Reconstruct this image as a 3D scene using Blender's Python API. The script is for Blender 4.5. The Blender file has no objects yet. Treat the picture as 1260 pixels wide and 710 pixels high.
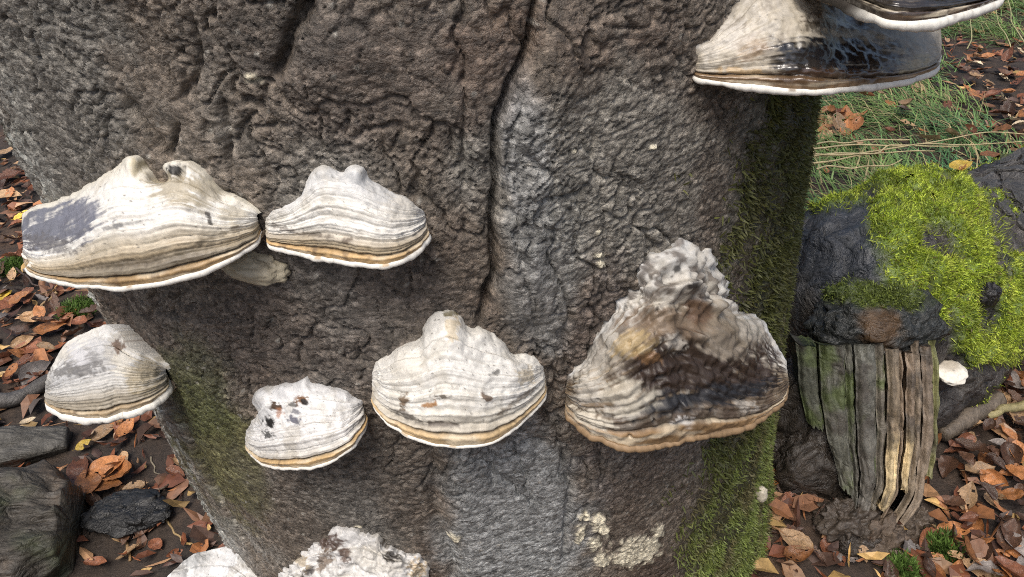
import bpy, math, random
import numpy as np
from mathutils import Vector, Matrix

# ------------------------------------------------------------------ camera, sky, sun, exposure
SC = bpy.context.scene
COL = SC.collection
PITCH, ROLL, FPX = math.radians(36.0), math.radians(5.0), 962.0
CAM = np.array([0.0, 0.0, 1.0])
_f = np.array([0, math.cos(PITCH), -math.sin(PITCH)])
_r0 = np.array([1.0, 0, 0])
_u0 = np.cross(_r0, _f)
CR = math.cos(ROLL) * _r0 - math.sin(ROLL) * _u0
CU = math.sin(ROLL) * _r0 + math.cos(ROLL) * _u0
cd = bpy.data.cameras.new('camera')
cam = bpy.data.objects.new('camera', cd)
COL.objects.link(cam)
cam.matrix_world = Matrix(((CR[0], CU[0], -_f[0], CAM[0]), (CR[1], CU[1], -_f[1], CAM[1]),
                           (CR[2], CU[2], -_f[2], CAM[2]), (0, 0, 0, 1)))
cd.sensor_width = 36.0
cd.lens = FPX / 1260.0 * 36.0
cd.clip_start = 0.02
cd.clip_end = 400.0
SC.camera = cam

SUN_EL, SUN_AZ = math.radians(64), math.radians(200)     # azimuth clockwise from +Y
w = bpy.data.worlds.new('World')
SC.world = w
w.use_nodes = True
nt = w.node_tree
for n in list(nt.nodes):
    nt.nodes.remove(n)
sky = nt.nodes.new('ShaderNodeTexSky')
sky.sky_type = 'NISHITA'
sky.sun_disc = False
sky.sun_elevation = SUN_EL
sky.sun_rotation = SUN_AZ
sky.air_density = 1.0
sky.dust_density = 5.0
sky.ozone_density = 0.6
bg = nt.nodes.new('ShaderNodeBackground')
bg.inputs['Strength'].default_value = 0.08
wo = nt.nodes.new('ShaderNodeOutputWorld')
nt.links.new(sky.outputs[0], bg.inputs[0])
nt.links.new(bg.outputs[0], wo.inputs[0])
sd = bpy.data.lights.new('sun', 'SUN')
sd.energy = 1.5
sd.angle = math.radians(30)
sd.color = (1.0, 0.96, 0.9)
sun = bpy.data.objects.new('sun', sd)
COL.objects.link(sun)
_sv = Vector((math.sin(SUN_AZ) * math.cos(SUN_EL), math.cos(SUN_AZ) * math.cos(SUN_EL), math.sin(SUN_EL)))
sun.rotation_euler = _sv.to_track_quat('Z', 'Y').to_euler()
SC.view_settings.view_transform = 'Standard'
SC.view_settings.look = 'None'
SC.view_settings.gamma = 1.0
SC.view_settings.exposure = 0.96
SC.render.engine = 'CYCLES'
SC.cycles.use_denoising = False
SC.cycles.filter_width = 1.0
SC.cycles.max_bounces = 5

RNG = np.random.default_rng(7)
random.seed(7)


# ------------------------------------------------------------------ photograph-ray helpers
def rays(px, py):
    px = np.asarray(px, float)
    py = np.asarray(py, float)
    v = ((px - 630) / FPX)[..., None] * CR - ((py - 355) / FPX)[..., None] * CU + _f
    return v / np.linalg.norm(v, axis=-1, keepdims=True)


def proj(P):
    d = P - CAM
    z = np.maximum(d @ _f, 1e-3)
    return 630 + FPX * (d @ CR) / z, 355 - FPX * (d @ CU) / z


def ground_pt(px, py, z=0.0):
    d = rays(px, py)
    return CAM + d * ((z - CAM[2]) / d[..., 2])[..., None]


# ------------------------------------------------------------------ noise
def _hash(ix, iy, iz, seed):
    h = (ix.astype(np.int64) * 374761393 + iy.astype(np.int64) * 668265263 + iz.astype(np.int64) * 2147483647
         + seed * 974634721) & 0xffffffff
    h = ((h ^ (h >> 13)) * 1274126177) & 0xffffffff
    h = ((h ^ (h >> 15)) * 2246822519) & 0xffffffff
    return ((h ^ (h >> 16)) & 0xffffff) / float(0xffffff)


def noise2(x, y, seed=0):
    """value noise in -1..1 with quintic fade"""
    x = np.asarray(x, float)
    y = np.asarray(y, float)
    x, y = np.broadcast_arrays(x, y)
    ix = np.floor(x)
    iy = np.floor(y)
    fx = x - ix
    fy = y - iy
    z = np.zeros_like(ix)

    def grad(ax, ay, dx, dy):
        a = _hash(ax, ay, z, seed) * 6.2831853
        return np.cos(a) * dx + np.sin(a) * dy
    u = fx * fx * fx * (fx * (fx * 6 - 15) + 10)
    v = fy * fy * fy * (fy * (fy * 6 - 15) + 10)
    a = grad(ix, iy, fx, fy)
    b = grad(ix + 1, iy, fx - 1, fy)
    c = grad(ix, iy + 1, fx, fy - 1)
    d = grad(ix + 1, iy + 1, fx - 1, fy - 1)
    return 1.55 * ((a * (1 - u) + b * u) * (1 - v) + (c * (1 - u) + d * u) * v)


def fbm2(x, y, seed=0, oct=4, gain=0.5, lac=2.03):
    s = 0
    a = 1.0
    t = 0
    for o in range(oct):
        s = s + a * noise2(x * lac ** o + 17.3 * o, y * lac ** o - 9.1 * o, seed + o * 31)
        t += a
        a *= gain
    return s / t


def noise3(P, f, seed=0):
    """cheap 3D noise: value noise"""
    X = P * f
    I = np.floor(X)
    F = X - I
    U = F * F * (3 - 2 * F)
    out = 0
    for dx in (0, 1):
        for dy in (0, 1):
            for dz in (0, 1):
                wgt = (U[..., 0] if dx else 1 - U[..., 0]) * (U[..., 1] if dy else 1 - U[..., 1]) * (U[..., 2] if dz else 1 - U[..., 2])
                out = out + wgt * _hash(I[..., 0] + dx, I[..., 1] + dy, I[..., 2] + dz, seed)
    return out * 2 - 1


def fbm3(P, f, seed=0, oct=4, gain=0.5):
    s = 0
    a = 1.0
    t = 0
    for o in range(oct):
        s = s + a * noise3(P + 3.1 * o, f * 2.03 ** o, seed + 13 * o)
        t += a
        a *= gain
    return s / t


def worley2(x, y, seed=0, jit=0.9, offs=False):
    """F1, F2 and a random id of the nearest cell"""
    x, y = np.broadcast_arrays(np.asarray(x, float), np.asarray(y, float))
    ix = np.floor(x)
    iy = np.floor(y)
    f1 = np.full(x.shape, 9.0)
    f2 = np.full(x.shape, 9.0)
    cid = np.zeros(x.shape)
    oy = np.zeros(x.shape)
    z = np.zeros_like(ix)
    for dx in (-1, 0, 1):
        for dy in (-1, 0, 1):
            cx = ix + dx
            cy = iy + dy
            qx = cx + 0.5 + jit * (_hash(cx, cy, z, seed) - 0.5)
            qy = cy + 0.5 + jit * (_hash(cx, cy, z, seed + 5) - 0.5)
            d = np.hypot(qx - x, qy - y)
            h = _hash(cx, cy, z, seed + 9)
            near = d < f1
            f2 = np.where(near, f1, np.minimum(f2, d))
            cid = np.where(near, h, cid)
            if offs:
                oy = np.where(near, y - qy, oy)
            f1 = np.where(near, d, f1)
    if offs:
        return f1, f2, cid, oy
    return f1, f2, cid


def sstep(a, b, x):
    t = np.clip((x - a) / (b - a), 0, 1)
    return t * t * (3 - 2 * t)


def poly_dist(x, y, pts):
    """distance to a polyline, parameter along it 0..1, signed side"""
    best = np.full(np.shape(x), 1e9)
    par = np.zeros(np.shape(x))
    side = np.zeros(np.shape(x))
    n = len(pts) - 1
    for i in range(n):
        ax, ay = pts[i]
        bx, by = pts[i + 1]
        ex, ey = bx - ax, by - ay
        L = ex * ex + ey * ey
        t = np.clip(((x - ax) * ex + (y - ay) * ey) / L, 0, 1)
        d = np.hypot(x - ax - t * ex, y - ay - t * ey)
        m = d < best
        best = np.where(m, d, best)
        par = np.where(m, (i + t) / n, par)
        side = np.where(m, np.sign(ex * (y - ay) - ey * (x - ax)), side)
    return best, par, side


def mixc(c, k, m):
    """mix colours c (N,3) towards k by mask m (N,)"""
    k = np.asarray(k, float)
    return c + (k - c) * np.clip(m, 0, 1)[..., None]


# ------------------------------------------------------------------ mesh + object helpers
def link(o, parent=None):
    COL.objects.link(o)
    if parent is not None:
        o.parent = parent
    return o


def tag(o, label=None, cat=None, group=None, kind=None):
    if label:
        o['label'] = label
    if cat:
        o['category'] = cat
    if group:
        o['group'] = group
    if kind:
        o['kind'] = kind
    return o


def empty(name, loc=(0, 0, 0)):
    o = bpy.data.objects.new(name, None)
    o.empty_display_size = 0.05
    o.location = loc
    return link(o)


def mesh_np(name, V, F, col=None, smooth=True, flat_idx=None):
    """V (N,3), F (M,k) ints (or a list of such arrays), col (N,3) linear"""
    me = bpy.data.meshes.new(name)
    Fs = F if isinstance(F, list) else [F]
    Fs = [np.asarray(f, np.int32) for f in Fs if len(f)]
    V = np.asarray(V, np.float32)
    nl = sum(f.size for f in Fs)
    nf = sum(len(f) for f in Fs)
    me.vertices.add(len(V))
    me.vertices.foreach_set('co', V.ravel())
    me.loops.add(nl)
    me.polygons.add(nf)
    me.loops.foreach_set('vertex_index', np.concatenate([f.ravel() for f in Fs]))
    tot = np.concatenate([np.full(len(f), f.shape[1], np.int32) for f in Fs])
    start = np.concatenate([[0], np.cumsum(tot)[:-1]]).astype(np.int32)
    me.polygons.foreach_set('loop_start', start)
    me.polygons.foreach_set('use_smooth', np.full(nf, bool(smooth)))
    if col is not None:
        a = me.attributes.new('col', 'FLOAT_COLOR', 'POINT')
        c4 = np.ones((len(V), 4), np.float32)
        c4[:, :3] = np.clip(col, 0, 1)
        a.data.foreach_set('color', c4.ravel())
    me.update(calc_edges=True)
    me.validate()
    return me


def obj(name, me, mat, parent=None):
    o = bpy.data.objects.new(name, me)
    if mat is not None and len(me.materials) == 0:
        me.materials.append(mat)
    link(o, parent)
    if parent is not None and parent.type == 'EMPTY':
        o.matrix_parent_inverse = Matrix.Translation(-Vector(parent.location))
    return o


def grid_faces(nu, nv, wrap=False):
    """indices for an array shaped (nv, nu)"""
    i = np.arange(nv - 1)[:, None]
    j = np.arange(nu if wrap else nu - 1)[None, :]
    j2 = (j + 1) % nu
    a = i * nu + j
    b = i * nu + j2
    c = (i + 1) * nu + j2
    d = (i + 1) * nu + j
    return np.stack([a + 0 * b, b + 0 * a, c, d], -1).reshape(-1, 4)


def grid_normals(P):
    du = np.gradient(P, axis=1)
    dv = np.gradient(P, axis=0)
    n = np.cross(du, dv)
    return n / np.maximum(np.linalg.norm(n, axis=-1, keepdims=True), 1e-9)


# ------------------------------------------------------------------ materials
def material(name, color=None, rough=0.6, attr=True, var=0.25, var_scale=60, bump=0.3, bump_scale=300,
             rough_var=0.0, spec=0.5, var2=None, island=0.0, trans=0.0, detail=6, bdist=0.002):
    m = bpy.data.materials.new(name)
    m.use_nodes = True
    t = m.node_tree
    b = t.nodes['Principled BSDF']
    b.inputs['Specular IOR Level'].default_value = spec
    tc = t.nodes.new('ShaderNodeTexCoord')
    nz = t.nodes.new('ShaderNodeTexNoise')
    nz.inputs['Scale'].default_value = var_scale
    nz.inputs['Detail'].default_value = detail
    nz.inputs['Roughness'].default_value = 0.65
    t.links.new(tc.outputs['Object'], nz.inputs['Vector'])
    if attr:
        at = t.nodes.new('ShaderNodeAttribute')
        at.attribute_name = 'col'
        csock = at.outputs['Color']
    else:
        rgb = t.nodes.new('ShaderNodeRGB')
        rgb.outputs[0].default_value = (*color, 1)
        csock = rgb.outputs[0]
    mr = t.nodes.new('ShaderNodeMapRange')
    mr.inputs['From Min'].default_value = 0.3
    mr.inputs['From Max'].default_value = 0.7
    mr.inputs['To Min'].default_value = 1 - var
    mr.inputs['To Max'].default_value = 1 + var
    t.links.new(nz.outputs['Fac'], mr.inputs['Value'])
    vm = t.nodes.new('ShaderNodeVectorMath')
    vm.operation = 'SCALE'
    t.links.new(csock, vm.inputs[0])
    t.links.new(mr.outputs[0], vm.inputs['Scale'])
    last = vm.outputs[0]
    if island > 0:
        oi = t.nodes.new('ShaderNodeObjectInfo')
        hs = t.nodes.new('ShaderNodeHueSaturation')
        m1 = t.nodes.new('ShaderNodeMapRange')
        m1.inputs['To Min'].default_value = 1 - island
        m1.inputs['To Max'].default_value = 1 + island
        t.links.new(oi.outputs['Random'], m1.inputs['Value'])
        t.links.new(m1.outputs[0], hs.inputs['Value'])
        t.links.new(last, hs.inputs['Color'])
        last = hs.outputs[0]
    t.links.new(last, b.inputs['Base Color'])
    b.inputs['Roughness'].default_value = rough
    if rough_var > 0:
        n2 = t.nodes.new('ShaderNodeTexNoise')
        n2.inputs['Scale'].default_value = var_scale * 0.35
        n2.inputs['Detail'].default_value = 5
        t.links.new(tc.outputs['Object'], n2.inputs['Vector'])
        m2 = t.nodes.new('ShaderNodeMapRange')
        m2.inputs['From Min'].default_value = 0.35
        m2.inputs['From Max'].default_value = 0.65
        m2.inputs['To Min'].default_value = max(0.05, rough - rough_var)
        m2.inputs['To Max'].default_value = min(1, rough + rough_var)
        t.links.new(n2.outputs['Fac'], m2.inputs['Value'])
        t.links.new(m2.outputs[0], b.inputs['Roughness'])
    if bump > 0:
        n3 = t.nodes.new('ShaderNodeTexNoise')
        n3.inputs['Scale'].default_value = bump_scale
        n3.inputs['Detail'].default_value = 5
        n3.inputs['Roughness'].default_value = 0.7
        t.links.new(tc.outputs['Object'], n3.inputs['Vector'])
        bp = t.nodes.new('ShaderNodeBump')
        bp.inputs['Strength'].default_value = bump
        bp.inputs['Distance'].default_value = bdist
        t.links.new(n3.outputs['Fac'], bp.inputs['Height'])
        t.links.new(bp.outputs[0], b.inputs['Normal'])
    if trans > 0:
        b.inputs['Subsurface Weight'].default_value = 0.0
        tr = t.nodes.new('ShaderNodeBsdfTranslucent')
        t.links.new(last, tr.inputs['Color'])
        ms = t.nodes.new('ShaderNodeMixShader')
        ms.inputs[0].default_value = trans
        out = t.nodes['Material Output']
        t.links.new(b.outputs[0], ms.inputs[1])
        t.links.new(tr.outputs[0], ms.inputs[2])
        t.links.new(ms.outputs[0], out.inputs['Surface'])
    return m


M_BARK = material('wet_beech_bark', rough=0.34, var=0.6, var_scale=260, bump=0.75, bump_scale=600, rough_var=0.2, bdist=0.0026)


def add_ridges(m, scale, dist, strength, squash=(1, 1, 2.2), detail=7):
    """sharp ragged ridges as extra relief under the grain"""
    t = m.node_tree
    bp = [n for n in t.nodes if n.type == 'BUMP'][-1]
    tc = [n for n in t.nodes if n.type == 'TEX_COORD'][0]
    mp = t.nodes.new('ShaderNodeMapping')
    mp.inputs['Scale'].default_value = squash
    t.links.new(tc.outputs['Object'], mp.inputs['Vector'])
    nz = t.nodes.new('ShaderNodeTexNoise')
    nz.noise_type = 'RIDGED_MULTIFRACTAL'
    nz.inputs['Scale'].default_value = scale
    nz.inputs['Detail'].default_value = detail
    nz.inputs['Roughness'].default_value = 0.62
    nz.inputs['Distortion'].default_value = 0.7
    nz.inputs['Offset'].default_value = 0.9
    nz.inputs['Gain'].default_value = 2.0
    t.links.new(mp.outputs[0], nz.inputs['Vector'])
    b2 = t.nodes.new('ShaderNodeBump')
    b2.inputs['Strength'].default_value = strength
    b2.inputs['Distance'].default_value = dist
    b2.invert = True
    t.links.new(nz.outputs['Fac'], b2.inputs['Height'])
    t.links.new(b2.outputs[0], bp.inputs['Normal'])


add_ridges(M_BARK, 90, 0.0010, 0.4, (1, 1, 1.35))


def add_scales(m, scale, dist, strength, squash=(1, 1, 1.9), tone=0.4):
    """small flaky bark scales: a domed cell each, a crack between, every scale its own tone"""
    t = m.node_tree
    bp = [n for n in t.nodes if n.type == 'BUMP'][-1]
    tc = [n for n in t.nodes if n.type == 'TEX_COORD'][0]
    mp = t.nodes.new('ShaderNodeMapping')
    mp.inputs['Scale'].default_value = squash
    t.links.new(tc.outputs['Object'], mp.inputs['Vector'])
    last = mp.outputs[0]
    for sc_, am in ((28, 0.018), (150, 0.005), (420, 0.0022)):
        nz = t.nodes.new('ShaderNodeTexNoise')
        nz.inputs['Scale'].default_value = sc_
        nz.inputs['Detail'].default_value = 2
        t.links.new(tc.outputs['Object'], nz.inputs['Vector'])
        ma = t.nodes.new('ShaderNodeVectorMath')
        ma.operation = 'MULTIPLY_ADD'
        ma.inputs[1].default_value = (am, am, am)
        t.links.new(nz.outputs['Color'], ma.inputs[0])
        t.links.new(last, ma.inputs[2])
        last = ma.outputs[0]
    vo = t.nodes.new('ShaderNodeTexVoronoi')
    vo.feature = 'F1'
    vo.inputs['Scale'].default_value = scale
    t.links.new(last, vo.inputs['Vector'])
    ms = t.nodes.new('ShaderNodeTexNoise')
    ms.inputs['Scale'].default_value = 14
    ms.inputs['Detail'].default_value = 3
    t.links.new(tc.outputs['Object'], ms.inputs['Vector'])
    mk = t.nodes.new('ShaderNodeMapRange')
    mk.inputs['From Min'].default_value = 0.35
    mk.inputs['From Max'].default_value = 0.6
    mk.inputs['To Min'].default_value = 0.35
    t.links.new(ms.outputs['Fac'], mk.inputs['Value'])
    pw = t.nodes.new('ShaderNodeMath')
    pw.operation = 'POWER'
    pw.inputs[1].default_value = 2.0
    t.links.new(vo.outputs['Distance'], pw.inputs[0])
    mu = t.nodes.new('ShaderNodeMath')
    mu.operation = 'MULTIPLY'
    t.links.new(pw.outputs[0], mu.inputs[0])
    t.links.new(mk.outputs[0], mu.inputs[1])
    b2 = t.nodes.new('ShaderNodeBump')
    b2.inputs['Strength'].default_value = strength
    b2.inputs['Distance'].default_value = dist
    b2.invert = True
    t.links.new(mu.outputs[0], b2.inputs['Height'])
    t.links.new(b2.outputs[0], bp.inputs['Normal'])
    # tone of each scale
    sp = t.nodes.new('ShaderNodeSeparateColor')
    t.links.new(vo.outputs['Color'], sp.inputs[0])
    mr = t.nodes.new('ShaderNodeMapRange')
    mr.inputs['To Min'].default_value = 1 - tone
    mr.inputs['To Max'].default_value = 1 + tone
    t.links.new(sp.outputs[0], mr.inputs['Value'])
    b = t.nodes['Principled BSDF']
    src = b.inputs['Base Color'].links[0].from_socket
    vm = t.nodes.new('ShaderNodeVectorMath')
    vm.operation = 'SCALE'
    t.links.new(src, vm.inputs[0])
    t.links.new(mr.outputs[0], vm.inputs['Scale'])
    t.links.new(vm.outputs[0], b.inputs['Base Color'])


add_scales(M_BARK, 165, 0.0017, 0.55, tone=0.42)
M_FUNGUS = material('bracket_crust', rough=0.5, var=0.14, var_scale=220, bump=0.35, bump_scale=500, rough_var=0.1, bdist=0.001)
M_WETCRUST = material('wet_black_crust', rough=0.17, spec=0.9, var=0.2, var_scale=160, bump=0.22, bump_scale=260, rough_var=0.12, bdist=0.0016)
_t = M_WETCRUST.node_tree
_b = _t.nodes['Principled BSDF']
_a = [n for n in _t.nodes if n.type == 'ATTRIBUTE'][0]
_bw = _t.nodes.new('ShaderNodeRGBToBW')
_t.links.new(_a.outputs['Color'], _bw.inputs[0])
_mr = _t.nodes.new('ShaderNodeMapRange')
_mr.inputs['From Min'].default_value = 0.03
_mr.inputs['From Max'].default_value = 0.20
_mr.inputs['To Min'].default_value = 0.13
_mr.inputs['To Max'].default_value = 0.55
_t.links.new(_bw.outputs[0], _mr.inputs['Value'])
_t.links.new(_mr.outputs[0], _b.inputs['Roughness'])
M_RIM = material('white_growing_edge', rough=0.6, var=0.06, var_scale=180, bump=0.3, bump_scale=350, bdist=0.001)
M_PORE = material('pore_layer', color=(0.34, 0.27, 0.19), attr=False, rough=0.8, var=0.2, var_scale=200, bump=0.5, bump_scale=900, bdist=0.001)
M_MOSS = material('moss_frond', rough=0.55, var=0.2, var_scale=90, bump=0, trans=0.35)
M_GRASS = material('grass_blade', rough=0.5, var=0.15, var_scale=30, bump=0, trans=0.25)
M_SOIL = material('dark_forest_soil', rough=0.75, var=0.5, var_scale=55, bump=0.9, bump_scale=140, rough_var=0.2, bdist=0.006)
M_WOOD = material('rotting_wood', rough=0.55, var=0.35, var_scale=110, bump=0.6, bump_scale=260, rough_var=0.15, bdist=0.002)
M_WETWOOD = material('wet_dark_wood', rough=0.36, var=0.4, var_scale=90, bump=0.7, bump_scale=240, rough_var=0.18, bdist=0.002)
add_ridges(M_WETWOOD, 22, 0.004, 0.8, (1, 1, 1))
add_ridges(M_WOOD, 30, 0.002, 0.5, (1.5, 1.5, 0.5))
M_WOODX = material('weathered_lying_wood', rough=0.55, var=0.4, var_scale=90, bump=0.6, bump_scale=240, rough_var=0.15, bdist=0.002)
add_ridges(M_WOODX, 26, 0.003, 0.7, (0.3, 1.5, 1.5))
M_LITTER = material('leaf_litter', rough=0.5, var=0.35, var_scale=70, bump=0.3, bump_scale=200, bdist=0.001)

# ------------------------------------------------------------------ the beech trunk: axis, radius, ray hits
AX0 = np.array([-0.065, 0.846])
LEAN = -0.035
ZREF = 0.55
RT = 0.40


def axis_xy(z):
    return np.stack([AX0[0] + LEAN * (z - ZREF), AX0[1] + 0 * z], -1)


def trunk_pt(th, z, r):
    a = axis_xy(z)
    return np.stack([a[..., 0] + r * np.sin(th), a[..., 1] - r * np.cos(th), z], -1)


def trunk_hit(px, py, R=RT):
    """where the photograph ray meets the smooth trunk; where it misses, its closest point"""
    d = rays(px, py)
    a = np.array([LEAN, 0, 1.0])
    a /= np.linalg.norm(a)
    W = CAM - np.array([AX0[0], AX0[1], ZREF])
    dp = d - (d @ a)[..., None] * a
    wp = W - (W @ a) * a
    aa = (dp * dp).sum(-1)
    bb = 2 * (dp * wp).sum(-1)
    cc = wp @ wp - R * R
    D = bb * bb - 4 * aa * cc
    t = (-bb - np.sqrt(np.maximum(D, 0))) / (2 * aa)
    return CAM + t[..., None] * d, D >= 0


def to_sz(pts):
    p = np.array(pts, float)
    P, ok = trunk_hit(p[:, 0], p[:, 1])
    a = axis_xy(P[:, 2])
    th = np.arctan2(P[:, 0] - a[:, 0], -(P[:, 1] - a[:, 1]))
    return [(RT * t, z) for t, z in zip(th, P[:, 2])]


# creases and folds of the bark (polyline, half width m, depth m, bulge on one side)
CREASES = [
    (to_sz([(668, -10), (655, 40), (640, 80), (622, 120), (612, 170), (607, 220), (606, 280), (604, 340), (597, 375), (588, 405)]), 0.0022, 0.018, 0.010),
    (to_sz([(385, -5), (372, 20), (350, 55), (338, 85), (330, 100)]), 0.0035, 0.012, 0.004),
    (to_sz([(330, 100), (318, 130), (290, 165), (272, 200)]), 0.0022, 0.004, 0.0),
    (to_sz([(228, 20), (236, 60), (238, 105), (210, 130)]), 0.0018, 0.006, 0.0),
    (to_sz([(140, 125), (160, 150), (182, 172), (193, 205)]), 0.004, 0.012, 0.0),
    (to_sz([(196, 205), (204, 180), (212, 150)]), 0.002, 0.006, 0.0),
    (to_sz([(118, 360), (165, 440), (215, 520), (262, 610), (300, 672), (330, 715)]), 0.008, 0.014, 0.0),
    (to_sz([(528, 540), (535, 590), (540, 640), (556, 690), (562, 720)]), 0.007, 0.006, 0.005),
    (to_sz([(690, 540), (700, 590), (702, 640), (694, 700)]), 0.003, 0.005, 0.0),
    (to_sz([(645, 552), (660, 545), (672, 548)]), 0.003, 0.006, 0.0),
    (to_sz([(268, 120), (275, 160), (278, 200), (282, 230)]), 0.0018, 0.005, 0.0),
    (to_sz([(645, 237), (690, 240), (708, 236)]), 0.0016, 0.004, 0.0),
    (to_sz([(645, 330), (644, 370), (652, 390), (646, 420)]), 0.0016, 0.003, 0.0),
    (to_sz([(572, 200), (568, 240), (575, 275), (560, 300)]), 0.0014, 0.003, 0.0),
]


def bark_height(th, z, fine=True):
    """relief in metres over the round trunk at angle th and height z (arrays), and masks for colouring"""
    s = RT * th
    h = 0.010 * fbm2(s * 3.1, z * 1.6, 3, 3) + 0.004 * fbm2(s * 8, z * 5, 5, 2)
    # root flare near the ground
    h = h + 0.05 * np.exp(-(np.maximum(z, 0)) / 0.06) * (0.55 + 0.45 * np.cos(th * 4 + 0.6))
    wx = 0.010 * noise2(s * 22, z * 22, 11) + 0.005 * noise2(s * 60, z * 60, 12)
    wz = 0.010 * noise2(s * 22, z * 22, 13) + 0.005 * noise2(s * 60, z * 60, 14)
    ss, zz = s + wx, z + wz
    crease = np.zeros_like(s)
    for pts, hw, dep, bulge in CREASES:
        x0 = min(p[0] for p in pts) - 0.12
        x1 = max(p[0] for p in pts) + 0.12
        z0 = min(p[1] for p in pts) - 0.1
        z1 = max(p[1] for p in pts) + 0.1
        m = (s > x0) & (s < x1) & (z > z0) & (z < z1)
        if not m.any():
            continue
        d, par, side = poly_dist(s[m] + 0.35 * wx[m], z[m] + 0.35 * wz[m], pts)
        ends = sstep(0, 0.12, par) * sstep(1.0, 0.85, par)
        g = np.exp(-(d / hw) ** 2)
        h[m] += -dep * (0.3 + 0.7 * ends) * g - 0.16 * dep * ends * np.exp(-(d / (hw * 4.5)) ** 2)
        if bulge:
            h[m] += bulge * ends * np.exp(-((d - 0.022) / 0.02) ** 2) * (side > 0)
        crease[m] = np.maximum(crease[m], g)
    if not fine:
        return h, crease, 0 * s, 0 * s
    # the run of the small bark ridges: level right of the crease, slanting up to the right elsewhere
    sc0 = np.interp(z, [p[1] for p in CREASES[0][0]][::-1], [p[0] for p in CREASES[0][0]][::-1])
    right = sstep(-0.01, 0.05, s - sc0)
    ang = 0.55 * noise2(s * 4, z * 4, 21) + 0.5 * (1 - right) * sstep(0.5, 0.75, z) + 0.35 * right * sstep(0.66, 0.8, z)
    rs = ss * np.cos(ang) + zz * np.sin(ang)
    rz = -ss * np.sin(ang) + zz * np.cos(ang)
    up = sstep(0.30, 0.62, z + 0.08 * noise2(s * 7, z * 7, 23))           # rough above, smoother towards the foot
    # short flakes whose upper edges stand proud, with gaps between
    fx_ = rs + 0.0035 * noise2(s * 120, z * 120, 30) + 0.0016 * noise2(s * 300, z * 300, 34)
    fz_ = rz + 0.0030 * noise2(s * 120, z * 120, 35) + 0.0016 * noise2(s * 300, z * 300, 36)
    f1, f2, cid, oy = worley2(fx_ * 78, fz_ * 160, 31, offs=True)
    blk = 0.25 + 0.75 * sstep(-0.3, 0.3, noise2(s * 10, z * 10, 33))
    h += (0.35 + 0.65 * up) * blk * (0.0014 * np.clip(oy, -0.6, 0.6) * (0.4 + cid) - 0.0013 * np.exp(-((f2 - f1) / 0.14) ** 2))
    # brick-like cracks
    k1_, k2_, kid_ = worley2(fx_ * 36, fz_ * 74, 37)
    crk = sstep(-0.2, 0.25, noise2(s * 8, z * 8, 38))
    h += -(0.4 + 0.6 * up) * 0.0030 * crk * np.exp(-((k2_ - k1_) / 0.07) ** 2) + (0.3 + 0.7 * up) * 0.0007 * (kid_ - 0.5)
    # larger scales with vertical and oblique cracks
    g1, g2, gid = worley2(ss * 24 + 0.6 * noise2(s * 34, z * 34, 42), zz * 17 + 0.5 * noise2(s * 40, z * 40, 44), 41)
    edge = g2 - g1
    crackm = sstep(-0.05, 0.4, noise2(s * 9, z * 9, 43))
    h += -(0.35 + 0.65 * up) * 0.0065 * crackm * np.exp(-(edge / 0.06) ** 2) + up * 0.0020 * (gid - 0.5)
    # wandering thin fissures
    rn = np.abs(fbm2(ss * 15, zz * 6, 51, 4))
    h += -0.0058 * np.exp(-(rn / 0.026) ** 2) * sstep(-0.05, 0.35, noise2(s * 6, z * 6, 52))
    # ragged lips of bark: sharp ledges
    q = fbm2(rs * 55, rz * 75, 61, 4, 0.65)
    h += (0.2 + 0.6 * up) * (0.0006 * (0.35 - np.abs(q)) + 0.0012 * np.abs(noise2(rs * 170, rz * 260, 63)))
    rn2 = np.abs(fbm2(ss * 38 + 5, zz * 26, 54, 3))
    h += -0.0024 * (0.4 + 0.6 * up) * np.exp(-(rn2 / 0.05) ** 2) * sstep(-0.25, 0.3, noise2(s * 11, z * 11, 55))
    h += 0.0005 * noise2(ss * 300, zz * 330, 56) + 0.0005 * np.abs(noise2(ss * 420, zz * 420, 57))
    # coarse, lichen-grown bark on the left flank
    thl = sstep(-0.62, -1.0, th + 0.12 * noise2(s * 8, z * 8, 71))
    k1, k2, kid = worley2(ss * 95, zz * 95, 73)
    h += thl * (0.0042 * (0.5 - k1) + 0.003 * fbm2(s * 60, z * 60, 74, 2))
    return h, crease, thl, kid


MOSS_B = to_sz([(985, 60), (935, 110), (905, 200), (905, 300), (920, 380), (920, 470), (890, 540), (870, 600), (850, 660), (838, 720)])
_mz = np.array([p[1] for p in MOSS_B])
_ms = np.array([p[0] for p in MOSS_B])
_o = np.argsort(_mz)
_mz, _ms = _mz[_o], _ms[_o]


def moss_mask(th, z):
    s = RT * th
    e = s - np.interp(z, _mz, _ms) + 0.075 * fbm2(s * 13, z * 11, 81, 4)
    return sstep(-0.06, 0.08, e) * sstep(2.6, 2.2, th)


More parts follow.
